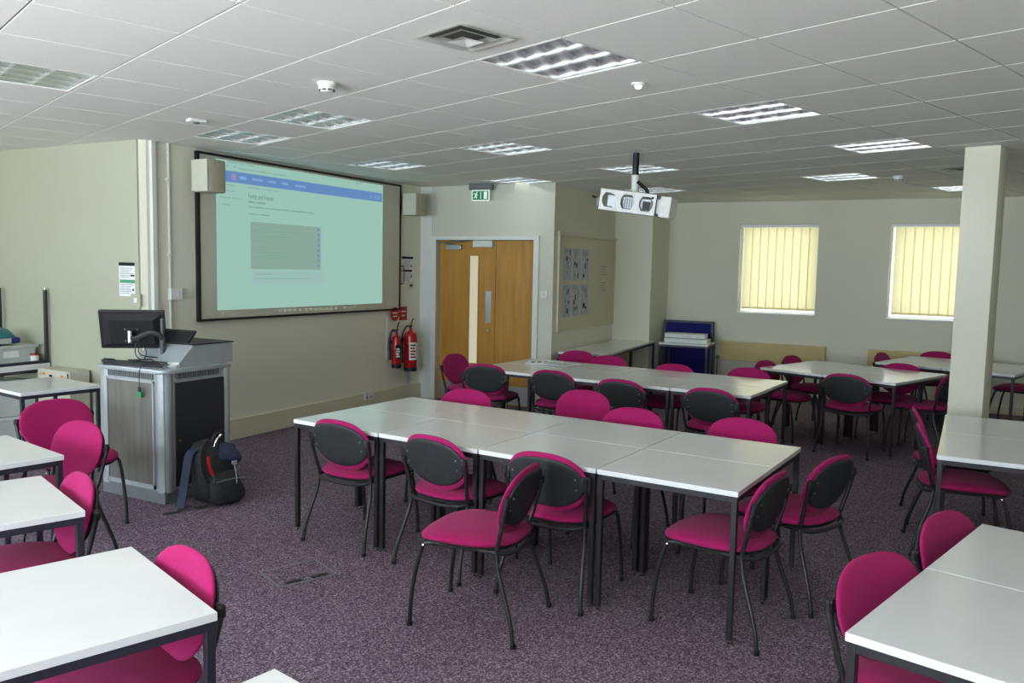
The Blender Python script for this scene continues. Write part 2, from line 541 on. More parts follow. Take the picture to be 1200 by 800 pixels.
# ---- suspended ceiling, turned against the walls
GA = R(-19.639)
GO = Vector((3.366, 1.567, 0))
GM = Matrix.Translation(GO) @ Matrix.Rotation(GA, 4, 'Z')
LIGHT_TILES = [(0, 0), (3, 0), (6, 0), (0, 4), (0, 6), (3, 7), (3, 4), (6, 7), (6, 4), (9, 6), (9, 2), (12, 1), (-3, 4), (-3, 0)]
def inside_room(i, j):
    for di in (0, .5, 1):
        for dj in (0, .5, 1):
            p = GM @ Vector(((i + di) * .6, (j + dj) * .6, 0))
            if FRONT_X < p.x < BACK_X and RY < p.y < EY and not (p.x > LX + .2 and p.y > SY + .2):
                return True
    return False
b = bm_new()
g = 0.004
for i in range(-20, 22):
    for j in range(-16, 20):
        if (i, j) in LIGHT_TILES or not inside_room(i, j):
            continue
        x0, x1, y0, y1 = i * .6 + g, i * .6 + .6 - g, j * .6 + g, j * .6 + .6 - g
        e = 0.0015
        lo = [b.verts.new(GM @ Vector((x, y, H))) for x, y in ((x0 + e, y0 + e), (x1 - e, y0 + e), (x1 - e, y1 - e), (x0 + e, y1 - e))]
        hi = [b.verts.new(GM @ Vector((x, y, H + .012))) for x, y in ((x0, y0), (x1, y0), (x1, y1), (x0, y1))]
        b.faces.new(lo)
        b.faces.new(hi[::-1])
        for k in range(4):
            b.faces.new((lo[k], hi[k], hi[(k + 1) % 4], lo[(k + 1) % 4]))
ceil = struct('ceiling', b, 'ceiling')
b = bm_new()
for i in range(-18, 23):
    bx(b, i * .6 - .006, i * .6 + .006, -10, 12, H + .006, H + .03, mtx=GM)
for j in range(-16, 21):
    bx(b, -13, 13.2, j * .6 - .006, j * .6 + .006, H + .006, H + .03, mtx=GM)
gb = obj('grid', b, 'grid', ceil)
b = bm_new(); prism(b, [(-3, -4), (12.5, -4), (12.5, 9.5), (-3, 9.5)], H + .16, H + .2)
obj('slab', b, 'ceiling', ceil)

# ---- the column, turned with the ceiling grid
b = bm_new()
bx(b, 0, .23, -.25, 0, 0, H + .02, bev=.004)
struct('column', b, 'wall', loc=(7.43, -.05, 0), rotz=R(-15), smooth=True)

# ---- skirtings and trims
b = bm_new(); bx(b, LX + .02, DX, SY - .035, SY + .01, 0, .20, bev=.006)
struct('baseboard_screen', b, 'skirting')
b = bm_new(); bx(b, LX - .018, LX + .01, SY + .05, EY, 0, .1, bev=.004)
struct('baseboard_left', b, 'skirting')
b = bm_new(); bx(b, BACK_X - .02, BACK_X + .01, RY, PY, 0, .1, bev=.004)
struct('baseboard_back', b, 'skirting')
b = bm_new(); prism(b, [(NB0.x, NB0.y - .02), (NB1.x, NB1.y - .02), (NB1.x, NB1.y), (NB0.x, NB0.y)], 0, .1)
struct('baseboard_noticeboard', b, 'skirting')
b = bm_new(); bx(b, LX + .07, LX + .115, SY - .035, SY + .01, .2, H, bev=.004)
struct('trim_1', b, 'trim_white')
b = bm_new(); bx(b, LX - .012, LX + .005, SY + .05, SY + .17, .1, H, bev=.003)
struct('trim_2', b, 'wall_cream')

# ---- back windows with vertical blinds
for k, (y0, y1) in enumerate(BACK_WINDOWS):
    w = bpy.data.objects.new('window_%d' % (k + 1), None)
    COL.objects.link(w)
    w.location = (BACK_X, y0, 1.135)
    w['kind'] = 'structure'
    W, Hh = y1 - y0, 1.27
    b = bm_new()
    X0, X1 = .14, .19
    bx(b, X0, X1, 0, .022, 0, Hh); bx(b, X0, X1, W - .022, W, 0, Hh)
    bx(b, X0, X1, 0.022, W - .022, 0, .03); bx(b, X0, X1, .022, W - .022, Hh - .05, Hh)
    obj('window_frame', b, 'white_frame', w)
    b = bm_new(); bx(b, .16, .166, .022, W - .022, .03, Hh - .05)
    obj('pane', b, 'pane', w)
    b = bm_new(); bx(b, -.02, .14, 0.0, W, 0.0, .02, bev=.004)
    obj('window_sill', b, 'white_frame', w)
    bl = thing('vertical_blind', ['cream vertical blind closed over the window nearer the corner pier',
                                  'cream vertical blind closed over the window partly behind the white column'][k],
               'blind', (BACK_X + .03, y0, 1.135), 0, 'vertical blinds on the back wall')
    b = bm_new(); bx(b, -.025, .02, .005, W - .005, Hh - .045, Hh - .004, bev=.004)
    obj('head_rail', b, 'white_frame', bl)
    n = 9
    for s in range(n):
        b = bm_new()
        yc = .012 + (s + .5) * (W - .075) / n
        m = Matrix.Translation((0, yc, 0)) @ Matrix.Rotation(R(12), 4, 'Z')
        # shallow curved vane
        vs2 = []
        for q in range(7):
            t = (q / 6 - .5) * .127
            vs2.append((0.006 * (1 - (t / .0635) ** 2), t))
        lo = [b.verts.new(m @ Vector((x, y, .09))) for x, y in vs2]
        hi = [b.verts.new(m @ Vector((x, y, Hh - .05))) for x, y in vs2]
        for q in range(6):
            b.faces.new((lo[q], lo[q + 1], hi[q + 1], hi[q]))
        sl = obj('slat', b, 'slat', bl, smooth=True)
        b = bm_new(); bx(b, -.004, .004, -.06, .06, .070, .094, mtx=m)
        obj('weight', b, 'slat', sl)
    b = bm_new(); tube(b, [(-.02, W - .012, Hh - .06), (-.02, W - .012, .1)], .003, 6)
    bx(b, -.03, -.01, W - .022, W - .002, .06, .17, bev=.004)
    obj('cord', b, 'plastic_white', bl)
# ---- front windows (behind the camera)
for k, (y0, y1) in enumerate(FRONT_WINDOWS):
    b = bm_new()
    X0, X1 = FRONT_X - .12, FRONT_X - .06
    bx(b, X0, X1, y0, y0 + .05, WIN_Z0, WIN_Z1); bx(b, X0, X1, y1 - .05, y1, WIN_Z0, WIN_Z1)
    bx(b, X0, X1, y0, y1, WIN_Z0, WIN_Z0 + .05); bx(b, X0, X1, y0, y1, WIN_Z1 - .05, WIN_Z1)
    bx(b, X0, X1, (y0 + y1) / 2 - .02, (y0 + y1) / 2 + .02, WIN_Z0, WIN_Z1)
    struct('window_%d' % (k + 3), b, 'white_frame')

for k, (x0, x1) in enumerate(BAY_WINDOWS):
    b = bm_new()
    Y0, Y1 = EY + .06, EY + .12
    bx(b, x0, x0 + .05, Y0, Y1, WIN_Z0, WIN_Z1); bx(b, x1 - .05, x1, Y0, Y1, WIN_Z0, WIN_Z1)
    bx(b, x0, x1, Y0, Y1, WIN_Z0, WIN_Z0 + .05); bx(b, x0, x1, Y0, Y1, WIN_Z1 - .05, WIN_Z1)
    bx(b, (x0 + x1) / 2 - .02, (x0 + x1) / 2 + .02, Y0, Y1, WIN_Z0, WIN_Z1)
    struct('window_%d' % (k + 8), b, 'white_frame')

# ---- door
d = bpy.data.objects.new('door_1', None); COL.objects.link(d); d['kind'] = 'structure'
d.location = (DX, DY0, 0)
DW = DY1 - DY0
b = bm_new()
bx(b, -.03, .16, DW, DW + .07, 0, DZ + .05, bev=.004); bx(b, -.03, .16, -.07, 0, 0, DZ + .05, bev=.004)
bx(b, -.03, .16, 0, DW, DZ, DZ + .05, bev=.004)
obj('door_frame', b, 'trim_white', d)
SP = .565
x0, x1 = .07, .115
la = bm_new()      # big leaf with the vision slot
gy0, gy1, gz0, gz1 = .815, .945, .50, 1.855
bx(la, x0, x1, SP + .003, gy0, .008, DZ - .004); bx(la, x0, x1, gy1, DW - .003, .008, DZ - .004)
bx(la, x0, x1, gy0, gy1, .008, gz0); bx(la, x0, x1, gy0, gy1, gz1, DZ - .004)
lf = obj('door_leaf', la, 'wood', d)
b = bm_new(); bx(b, x0 + .015, x1 - .015, gy0, gy1, gz0, gz1); obj('vision_panel', b, 'glass_lit', lf)
b = bm_new()
for a0, a1, c0, c1 in ((gy0 - .012, gy0, gz0 - .012, gz1 + .012), (gy1, gy1 + .012, gz0 - .012, gz1 + .012), (gy0, gy1, gz0 - .012, gz0), (gy0, gy1, gz1, gz1 + .012)):
    bx(b, x0 - .008, x0 + .005, a0, a1, c0, c1)
obj('bead', b, 'wood', lf)
b = bm_new(); bx(b, x0 - .003, x0, .625, .705, 1.02, 1.42, bev=.001); obj('push_plate', b, 'metal', lf)
b = bm_new(); lathe(b, [(0, .012), (.022, .012), (.026, 0), (0, 0)], 20, Matrix.Translation((x0, .655, .93)) @ Matrix.Rotation(-PI / 2, 4, 'Y'))
obj('lock', b, 'metal', lf)
b = bm_new(); bx(b, x0 - .055, x0, 1.05, 1.27, 1.93, 1.99, bev=.005)
cl = obj('door_closer', b, 'silver', lf)
b = bm_new(); tube(b, [(x0 - .03, 1.16, 1.995), (x0 - .05, 1.35, 2.02), (x0 - .03, .95, 2.035)], .008, 6); obj('closer_arm', b, 'silver_dark', cl)
b = bm_new(); bx(b, x0 - .003, x0, SP + .03, DW - .03, .02, .25); obj('kick_plate', b, 'metal', lf)
b = bm_new(); bx(b, x0, x1, .003, SP - .003, .008, DZ - .004); lf2 = obj('door_leaf', b, 'wood', d)
b = bm_new(); bx(b, x0 - .003, x0, .03, SP - .03, .02, .25); obj('kick_plate', b, 'metal', lf2)
b = bm_new(); bx(b, x0 - .05, x0 + .02, SP + .03, SP + .31, 1.965, DZ - .002, bev=.004); obj('door_magnet', b, 'plastic_white', d)
b = bm_new(); bx(b, DX - .012, DX + .02, DY1 + .075, SY, 0, H, bev=.003)
struct('trim_3', b, 'trim_white')

# ------------------------------------------------------------------ ceiling fixtures
def tile_matrix(i, j):
    return GM @ Matrix.Translation((i * .6 + .3, j * .6 + .3, 0))
def louvre_mesh():
    b = bm_new()
    S = .282
    nx, ny = 3, 4
    cw, chh = 2 * S / nx, 2 * S / ny
    for i in range(nx):
        for j in range(ny):
            cx, cy = -S + (i + .5) * cw, -S + (j + .5) * chh
            prev = None
            for q in range(8):
                t = q / 7
                sx = cw / 2 * (1 - .42 * t ** 2.2) - .0008
                sy = chh / 2 * (1 - .30 * t ** 2.2) - .0008
                z = H + .004 + .065 * t
                ring = [b.verts.new((cx + a * sx, cy + c * sy, z)) for a, c in ((-1, -1), (1, -1), (1, 1), (-1, 1))]
                if prev:
                    for k in range(4):
                        b.faces.new((prev[k], prev[(k + 1) % 4], ring[(k + 1) % 4], ring[k]))
                prev = ring
    return b
def make_light(label):
    t = thing('ceiling_light', label, 'ceiling light', (0, 0, 0), GA, 'recessed louvred ceiling lights')
    b = bm_new()
    for a in ((-.295, .295, -.295, -.283), (-.295, .295, .283, .295), (-.295, -.283, -.283, .283), (.283, .295, -.283, .283)):
        bx(b, *a, H - .001, H + .08)
    bx(b, -.295, .295, -.295, .295, H + .11, H + .12)
    obj('housing', b, 'plastic_white', t)
    lv = louvre_mesh()
    obj('louvre', lv, 'aluminium', t, smooth=True, sharp=60)
    for k in range(3):
        b = bm_new(); x = (k - 1) * .188
        tube(b, [(x, -.27, H + .085), (x, .27, H + .085)], .013, 10)
        obj('lamp', b, 'lamp_tube', t, smooth=True)
    return t
light_labels = {
    (0, 0): 'large louvred ceiling light beside the square air vent',
    (3, 0): 'louvred ceiling light second from the vent along the row toward the column',
    (6, 0): 'very bright louvred ceiling light just left of the column top',
    (0, 4): 'louvred ceiling light between the smoke detector and the screen wall',
    (0, 6): 'louvred ceiling light nearest the screen top left corner',
    (3, 7): 'louvred ceiling light above the right end of the screen',
    (3, 4): 'louvred ceiling light in open ceiling between screen and projector',
    (6, 7): 'louvred ceiling light closest to the exit sign',
    (6, 4): 'louvred ceiling light directly behind the projector pole',
    (9, 6): 'louvred ceiling light low behind the projector cage near the pier',
    (9, 2): 'louvred ceiling light above the gap between the two blinds',
    (12, 1): 'louvred ceiling light partly cut off by the column edge',
    (-3, 4): 'louvred ceiling light at the far left picture edge over the left desks',
    (-3, 0): 'louvred ceiling light at the top picture edge left of the vent'}
L0 = None
for ij in LIGHT_TILES:
    if L0 is None:
        t = L0 = make_light(light_labels[ij])
    else:
        t = copy_tree(L0)
        t['label'] = light_labels[ij]
    p = tile_matrix(*ij).translation
    t.location = (p.x, p.y, 0)

def diffuser(ij, label, dirty):
    p = tile_matrix(*ij).translation
    t = thing('air_vent', label, 'air vent', (p.x, p.y, H), GA, 'square ceiling air vents')
    def ring(s0, s1, z0, z1):
        bb = bm_new()
        a = [bb.verts.new((s0 * x, s0 * y, z0)) for x, y in ((-1, -1), (1, -1), (1, 1), (-1, 1))]
        c = [bb.verts.new((s1 * x, s1 * y, z1)) for x, y in ((-1, -1), (1, -1), (1, 1), (-1, 1))]
        for k in range(4):
            bb.faces.new((a[k], a[(k + 1) % 4], c[(k + 1) % 4], c[k]))
        r = bmesh.ops.solidify(bb, geom=bb.faces[:], thickness=.003)
        return bb
    obj('outer_flange', ring(.158, .118, -.014, -.002), 'plastic_white', t)
    obj('middle_cone', ring(.112, .070, -.014, -.004), 'plastic_white', t)
    bb = bm_new()
    a = [bb.verts.new((.062 * x, .062 * y, -.026)) for x, y in ((-1, -1), (1, -1), (1, 1), (-1, 1))]
    c = bb.verts.new((0, 0, -.012))
    for k in range(4):
        bb.faces.new((a[k], a[(k + 1) % 4], c))
    obj('inner_cone', bb, 'plastic_white', t)
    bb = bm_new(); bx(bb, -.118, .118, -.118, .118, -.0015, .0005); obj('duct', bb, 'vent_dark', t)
    return t
diffuser((-1, 0), 'dusty square white air vent beside the largest ceiling light', True)
diffuser((9, 0), 'square white air vent behind the column top', False)

def smoke(x, y, label):
    t = thing('smoke_detector', label, 'smoke detector', (x, y, H), .3, 'smoke detectors')
    b = bm_new(); lathe(b, [(0, .0), (.052, 0), (.054, -.012), (.05, -.02), (0, -.02)], 28); obj('base', b, 'plastic_white', t, smooth=True)
    b = bm_new(); lathe(b, [(0, -.02), (.046, -.02), (.046, -.034), (.036, -.05), (.02, -.056), (0, -.056)], 28); hd = obj('head', b, 'plastic_white', t, smooth=True)
    for k in range(8):
        a = 2 * PI * k / 8
        b = bm_new(); bx(b, -.011, .011, -.003, .003, -.047, -.039, mtx=Matrix.Rotation(a, 4, 'Z') @ Matrix.Translation((0, -.0405, 0)))
        obj('slot', b, 'vent_dark', hd)
    return t
smoke(3.667, 3.147, 'white dome smoke detector on ceiling left of the air vent')
smoke(9.27, .513, 'white smoke detector on ceiling near the column top')
t = thing('ceiling_sensor', 'small white square sensor on ceiling left of the screen', 'sensor', (4.225, 4.827, H), GA)
b = bm_new(); bx(b, -.06, .06, -.045, .045, -.022, 0, bev=.006); obj('body', b, 'plastic_white', t)
b = bm_new(); lathe(b, [(0, -.034), (.018, -.031), (.024, -.022), (0, -.022)], 16); obj('lens', b, 'silver_dark', t, smooth=True)
t = thing('emergency_light', 'tiny bright round emergency light on ceiling beside largest louvred light', 'emergency light', (4.352, 1.556, H), 0)
b = bm_new(); lathe(b, [(0, 0), (.04, 0), (.038, -.008), (.024, -.012), (0, -.012)], 24); obj('bezel', b, 'plastic_white', t, smooth=True)
b = bm_new(); lathe(b, [(0, -.012), (.02, -.012), (.016, -.024), (0, -.03)], 20); obj('lens', b, 'indicator', t, smooth=True)

# exit sign
t = thing('exit_sign', 'green lit running man exit sign hanging before the wooden door', 'exit sign', (8.72, 5.08, H), R(4))
b = bm_new(); bx(b, -.035, .035, -.16, .15, -.075, 0, bev=.006); obj('housing', b, 'silver_dark', t)
b = bm_new(); bx(b, -.012, .012, -.115, .12, -.205, -.075, bev=.003); dp = obj('diffuser', b, 'exit_white', t)
b = bm_new(); bx(b, -.0135, -.012, -.108, .105, -.192, -.088); gp = obj('green_panel', b, 'exit_green', t)
def sign_poly(pts, nm):
    bb = bm_new()
    prism(bb, pts, 0, .0015, Matrix(((0, 0, -1, -.0137), (-1, 0, 0, .105), (0, 1, 0, -.192), (0, 0, 0, 1))))
    return obj(nm, bb, 'exit_white', gp)
def circ(cx, cy, r, n=10):
    return [(cx + r * math.cos(2 * PI * k / n), cy + r * math.sin(2 * PI * k / n)) for k in range(n)]
sign_poly(circ(.06, .088, .009), 'running_man')
for pts in ([(.036, .076), (.058, .078), (.052, .045), (.036, .048)], [(.036, .048), (.05, .048), (.062, .03), (.056, .012), (.046, .016), (.048, .028)],
            [(.036, .052), (.046, .046), (.032, .022), (.014, .018), (.012, .026), (.026, .030)], [(.054, .076), (.06, .070), (.074, .056), (.068, .050), (.052, .064)],
            [(.040, .076), (.036, .070), (.022, .072), (.014, .058), (.008, .062), (.018, .080)]):
    sign_poly(pts, 'running_man')
sign_poly([(.107, .012), (.116, .012), (.116, .094), (.107, .094)], 'arrow_bar')
sign_poly([(.152, .010), (.196, .010), (.196, .096), (.152, .096)], 'doorway')

# ------------------------------------------------------------------ screen wall
t = thing('projection_board', 'large grey wall board with a thin black frame and projected web page', 'projection screen', (5.28, SY, 1.18))
SW, SH = 3.09, 1.505
b = bm_new(); bx(b, 0, SW, -.03, 0, 0, SH); obj('board', b, 'screen_surface', t)
b = bm_new()
for a in ((-.014, .012, 0, SH), (SW - .012, SW + .014, 0, SH)):
    bx(b, a[0], a[1], -.038, 0, a[2], a[3])
bx(b, -.014, SW + .014, -.038, 0, -.016, .006); bx(b, -.014, SW + .014, -.038, 0, SH - .006, SH + .016)
obj('frame', b, 'plastic_black', t)
PX0, PZ1, PW, PH = 5.484 - 5.28, 2.66 - 1.18, 2.53, 1.40
pic = None
def scr(u0, v0, u1, v1, mat, nm, lay, parent):
    bb = bm_new()
    y = -.031 - .0006 * lay
    bx(bb, PX0 + u0 * PW, PX0 + u1 * PW, y - .0005, y, PZ1 - v1 * PH, PZ1 - v0 * PH)
    return obj(nm, bb, mat, parent)
pic = scr(0, 0, 1, 1, 'pic', 'projected_page', 0, t)
def wtext(body, u, v, size, mat, nm, sx=1.0):
    m = Matrix.Translation((PX0 + u * PW, -.0335, PZ1 - v * PH)) @ Matrix.Rotation(PI / 2, 4, 'X') @ Matrix.Diagonal((sx, 1, 1, 1))
    return obj(nm, text_bm(body, size, m, .0002), mat, pic)
def words(u, v, widths, mat, h=.012, gap=.006, lay=2, nm='text_line'):
    bb = bm_new()
    for w in widths:
        y = -.031 - .0006 * lay
        bx(bb, PX0 + u * PW, PX0 + (u + w) * PW, y - .0004, y, PZ1 - (v + h) * PH, PZ1 - v * PH)
        u += w + gap
    return obj(nm, bb, mat, pic)
scr(0, .0, 1, .055, 'pic', 'tab_strip', 1, pic)
words(.055, .004, [.05, .03, .04], 'pic_faint', .012, nm='browser_tab')
words(.05, .030, [.010, .002, .010], 'pic_faint', .014, .012, nm='toolbar_icon')
words(.109, .040, [.03, .05, .02, .08, .06], 'pic_faint', .010, .003, nm='address_text')
words(.80, .004, [.02, .018], 'pic_faint', .018, .004, nm='window_button')
words(.950, .045, [.008, .008], 'pic_faint', .014, .012, nm='toolbar_icon')
scr(.0, .068, .994, .142, 'pic_blue', 'blue_menu_bar', 1, pic)
scr(.072, .082, .096, .128, 'pic_red', 'page_logo', 2, pic)
words(.112, .094, [.035], 'pic_white', .02, nm='menu_word'); words(.176, .096, [.055], 'pic_white', .014, nm='menu_word')
words(.262, .096, [.042], 'pic_white', .014, nm='menu_word'); words(.336, .096, [.036], 'pic_white', .014, nm='menu_word')
words(.412, .098, [.062], 'pic_white', .014, nm='menu_word')
words(.905, .100, [.012, .012], 'pic_white', .016, .02, nm='menu_icon')
bb = bm_new(); lathe(bb, [(.012, 0), (.022, 0), (.022, .0008), (.012, .0008), (.012, 0)], 20, Matrix.Translation((PX0 + .967 * PW, -.0325, PZ1 - .108 * PH)) @ Matrix.Rotation(PI / 2, 4, 'X'))
obj('menu_icon', bb, 'pic_white', pic)
words(.154, .158, [.032, .03, .012, .04, .03], 'pic_faint', .010, .004, nm='breadcrumb')
wtext('Family and Friends', .155, .236, .068, 'pic_text', 'heading', 0.66)
words(.155, .254, [.036, .05], 'pic_line', .012, nm='subheading')
words(.155, .290, [.03, .05, .02, .06, .045, .03, .07, .035], 'pic_line', .008, .004)
words(.155, .338, [.045, .006, .05], 'pic_line', .008, .005)
scr(.166, .395, .566, .722, 'pic_box', 'grey_panel', 1, pic)
for k, ws in enumerate(([.08], [.06, .12, .08], [.05, .1, .05], [.05, .06], [.07, .05], [.1, .12], [.06, .1, .02], [.05, .06])):
    words(.178, .412 + k * .038, ws, 'pic_line', .006, .004)
    bb = words(.546, .408 + k * .039, [.010], 'pic_blue', .018, lay=2, nm='panel_icon')
scr(.174, .737, .586, .824, 'pic_low', 'pale_panel', 1, pic)
words(.184, .752, [.05, .04], 'pic_faint', .012); words(.184, .785, [.04, .07, .05, .06, .08], 'pic_faint', .008, .004)
words(.018, .243, [.05, .05], 'pic_faint', .010); words(.028, .196, [.06], 'pic_faint', .010); words(.04, .158, [.05], 'pic_faint', .010)
words(.014, .288, [.006, .04], 'pic_faint', .012)
for k, u in enumerate([.02, .316, .345, .375, .405, .435, .47, .50, .53, .56, .60, .63, .66, .72, .79]):
    words(u, 1.015, [.008], ['pic_icon', 'pic_icon', 'pic_low'][k % 3], .014, nm='taskbar_icon')

def speaker(x, label):
    t = thing('wall_speaker', label, 'speaker', (x, SY - .005, 2.46), R(-14), 'wall speakers by the screen')
    b = bm_new(); bx(b, -.105, .105, -.235, -.055, -.14, .14, bev=.012); cab = obj('cabinet', b, 'speaker_side', t)
    b = bm_new(); bx(b, -.10, .10, -.242, -.235, -.135, .135, bev=.003); obj('grille', b, 'speaker_front', t)
    b = bm_new(); tube(b, [(0, 0, .06), (0, -.06, .06)], .014, 8); bx(b, -.03, .03, -.006, .006, .0, .12); obj('bracket', b, 'plastic_white', t)
    return t
def speaker2(x, y0, y1, z0, z1, label, rot):
    t = thing('wall_speaker', label, 'speaker', (x, SY, z0), rot, 'wall speakers by the screen')
    w, dd, h = .20, .20, z1 - z0
    b = bm_new(); bx(b, -w / 2 + .008, w / 2, -dd - .07, -.07, 0, h, bev=.012); obj('cabinet', b, 'speaker_side', t, smooth=True)
    b = bm_new(); bx(b, -w / 2 - .012, -w / 2 + .008, -dd - .068, -.072, .004, h - .004, bev=.003); obj('grille', b, 'speaker_front', t)
    b = bm_new(); tube(b, [(0, -.002, h * .6), (0, -.08, h * .6)], .014, 8); bx(b, -.03, .03, -.012, 0, h * .4, h * .8, bev=.002); obj('bracket', b, 'plastic_white', t)
    return t
speaker2(5.28, 0, 0, 2.325, 2.61, 'beige wall speaker at the left end of the screen', 0)
speaker2(8.47, 0, 0, 2.33, 2.60, 'beige wall speaker at the right end of the screen', 0)

t = thing('conduit', 'thin white cable conduit with two clips running up the wall', 'conduit', (4.975, SY, .2))
b = bm_new(); tube(b, [(0, -.013, 0), (0, -.013, H - .2)], .012, 8); obj('pipe', b, 'plastic_white', t, smooth=True)
for z in (.3, .9, 1.55, 2.2):
    b = bm_new(); bx(b, -.026, .018, -.03, 0, z, z + .025, bev=.003); obj('clip', b, 'plastic_white', t)
t = thing('wall_switch', 'white surface mounted switch box on the vertical conduit', 'switch', (4.99, SY - .026, 1.42))
b = bm_new(); bx(b, -.05, .075, -.04, 0, -.048, .048, bev=.006); obj('box', b, 'plastic_white', t)
b = bm_new(); bx(b, .01, .035, -.046, -.04, -.018, .018, bev=.003); obj('rocker', b, 'plastic_white', t)
t = thing('wall_socket', 'double white socket in the cream trunking under the board', 'socket', (7.755, SY - .035, .17))
b = bm_new(); bx(b, -.08, .08, -.012, 0, -.05, .05, bev=.004); obj('plate', b, 'plastic_white', t)
for s in (-1, 1):
    b = bm_new(); bx(b, s * .04 - .014, s * .04 + .014, -.014, -.011, -.03, -.01); obj('socket_hole', b, 'silver_dark', t)
t = thing('pull_handle', 'small brown pull handle at the right edge of the board', 'handle', (8.405, SY, 1.60))
b = bm_new(); tube(b, smooth_path([(0, 0, .11), (.0, -.035, .11), (0.03, -.045, .09), (.03, -.045, -.09), (0, -.035, -.11), (0, 0, -.11)], 5), .007, 8); obj('bar', b, 'brown_trim', t, smooth=True)
t = thing('light_switch', 'small beige switch plate below the poster by the door', 'switch', (8.64, SY, 1.47))
b = bm_new(); bx(b, -.055, .055, -.012, 0, -.05, .05, bev=.004); obj('plate', b, 'skirting', t)
for s in (-.018, .018):
    b = bm_new(); bx(b, s - .01, s + .01, -.02, -.012, -.02, .012, bev=.002); obj('rocker', b, 'plastic_black', t)
def notice(loc, rot, w, h, bars, label, name='notice', thick=.002):
    t = thing(name, label, 'notice', loc, rot)
    b = bm_new(); bx(b, -w / 2, w / 2, -thick, 0, -h / 2, h / 2); obj('sheet', b, 'paper', t)
    for nm, m, u0, u1, v0, v1 in bars:
        b = bm_new(); bx(b, -w / 2 + u0 * w, -w / 2 + u1 * w, -thick - .0012, -thick, h / 2 - v1 * h, h / 2 - v0 * h); obj(nm, b, m, t)
    return t
lines = lambda v0, v1, n, u1=.9: [('printed_line', 'ink_grey', .08, u1 - .12 * (k % 3), v0 + (v1 - v0) * k / n, v0 + (v1 - v0) * k / n + .018) for k in range(n)]
notice((8.575, SY, 1.665), 0, .24, .33, [('title_bar', 'ink', .0, 1, 0, .09), ('title_bar', 'ink', .05, .92, .5, .58), ('symbol', 'ink', .78, .9, .34, .40), ('symbol', 'ink', .8, .9, .70, .80)] + lines(.14, .46, 6) + lines(.63, .96, 6),
       'white printed notice with black headings between board and door')
notice((LX - .012, 6.25, 1.545), -PI / 2, .205, .29, [('title_bar', 'ink', 0, 1, 0, .10), ('green_bar', 'ink_green', .05, 1, .51, .61), ('symbol', 'ink', .74, .98, .36, .41), ('symbol', 'ink', .84, .93, .77, .84)] + lines(.16, .48, 6) + lines(.65, .95, 6),
       'white notice with a black heading and green band on cream wall')
t = thing('wall_socket', 'white socket plate on the cream wall beside the corner', 'socket', (LX - .012, 6.13, 1.37), -PI / 2)
b = bm_new(); bx(b, -.06, .06, -.014, 0, -.055, .055, bev=.004); obj('plate', b, 'wall_cream', t)
b = bm_new(); bx(b, -.02, .02, -.018, -.013, -.02, .02, bev=.002); obj('rocker', b, 'plastic_white', t)

# fire extinguishers and their signs
def extinguisher(x, r, z0, hb, label, black):
    t = thing('fire_extinguisher', label, 'fire extinguisher', (x, SY - r - .03, z0), R(-60), 'fire extinguishers by the door')
    b = bm_new(); lathe(b, [(0, .0), (r * .95, 0), (r, .012), (r, hb - r * .8), (r * .86, hb - r * .35), (r * .5, hb - .01), (r * .26, hb + .008), (r * .26, hb + .03), (0, hb + .03)], 28)
    obj('cylinder', b, 'red', t, smooth=True)
    b = bm_new(); lathe(b, [(0, -.004), (r * 1.02, -.004), (r * 1.02, .045), (r * .9, .048), (0, .048)], 28); obj('base_ring', b, 'plastic_black', t, smooth=True)
    b = bm_new()
    bx(b, -.014, .014, -.02, .02, hb + .03, hb + .075, bev=.004)
    tube(b, [(0, -.01, hb + .07), (0.02, -.07, hb + .085), (.03, -.13, hb + .075)], .007, 8)
    tube(b, [(0, -.01, hb + .075), (.02, -.06, hb + .12), (.04, -.11, hb + .165)], .008, 8)
    obj('valve_lever', b, 'plastic_black', t, smooth=True)
    b = bm_new(); bx(b, -.012, .012, -.045, -.02, hb + .08, hb + .1, bev=.002); obj('safety_tag', b, 'yellow', t)
    b = bm_new(); tube(b, smooth_path([(0, .015, hb + .06), (0, .06, hb + .05), (0, r + .025, hb - .06), (0, r + .022, hb * .5), (0, r + .02, .10)], 6), .014 if black else .010, 8)
    bmesh.ops.rotate(b, verts=b.verts[:], cent=(0, 0, 0), matrix=Matrix.Rotation(R(110), 3, 'Z'))
    obj('hose', b, 'plastic_black', t, smooth=True)
    # wrap-around label
    b = bm_new()
    n = 8
    a0, a1 = R(-95), R(-15)
    z1, z2 = hb * .28, hb * .72
    lo = [b.verts.new(((r + .001) * math.cos(a0 + (a1 - a0) * k / n), (r + .001) * math.sin(a0 + (a1 - a0) * k / n), z1)) for k in range(n + 1)]
    hi = [b.verts.new((v.co.x, v.co.y, z2)) for v in lo]
    for k in range(n):
        b.faces.new((lo[k], lo[k + 1], hi[k + 1], hi[k]))
    lab = obj('label_panel', b, 'ink' if black else 'paper', t, smooth=True)
    for q in range(5):
        b = bm_new()
        zz = z1 + (z2 - z1) * (.12 + q * .17)
        c0, c1 = R(-85), R(-35 - 10 * (q % 2))
        lo = [b.verts.new(((r + .002) * math.cos(c0 + (c1 - c0) * k / 6), (r + .002) * math.sin(c0 + (c1 - c0) * k / 6), zz)) for k in range(7)]
        hi = [b.verts.new((v.co.x, v.co.y, zz + .02)) for v in lo]
        for k in range(6):
            b.faces.new((lo[k], lo[k + 1], hi[k + 1], hi[k]))
        obj('label_print', b, ('paper' if black else 'red') if q != 4 else 'ink', lab, smooth=True)
    b = bm_new(); bx(b, -.03, .03, -.004, .03 + r, hb * .75, hb * .75 + .03, mtx=Matrix.Rotation(R(60), 4, 'Z')); obj('wall_bracket', b, 'steel_black', t)
    return t
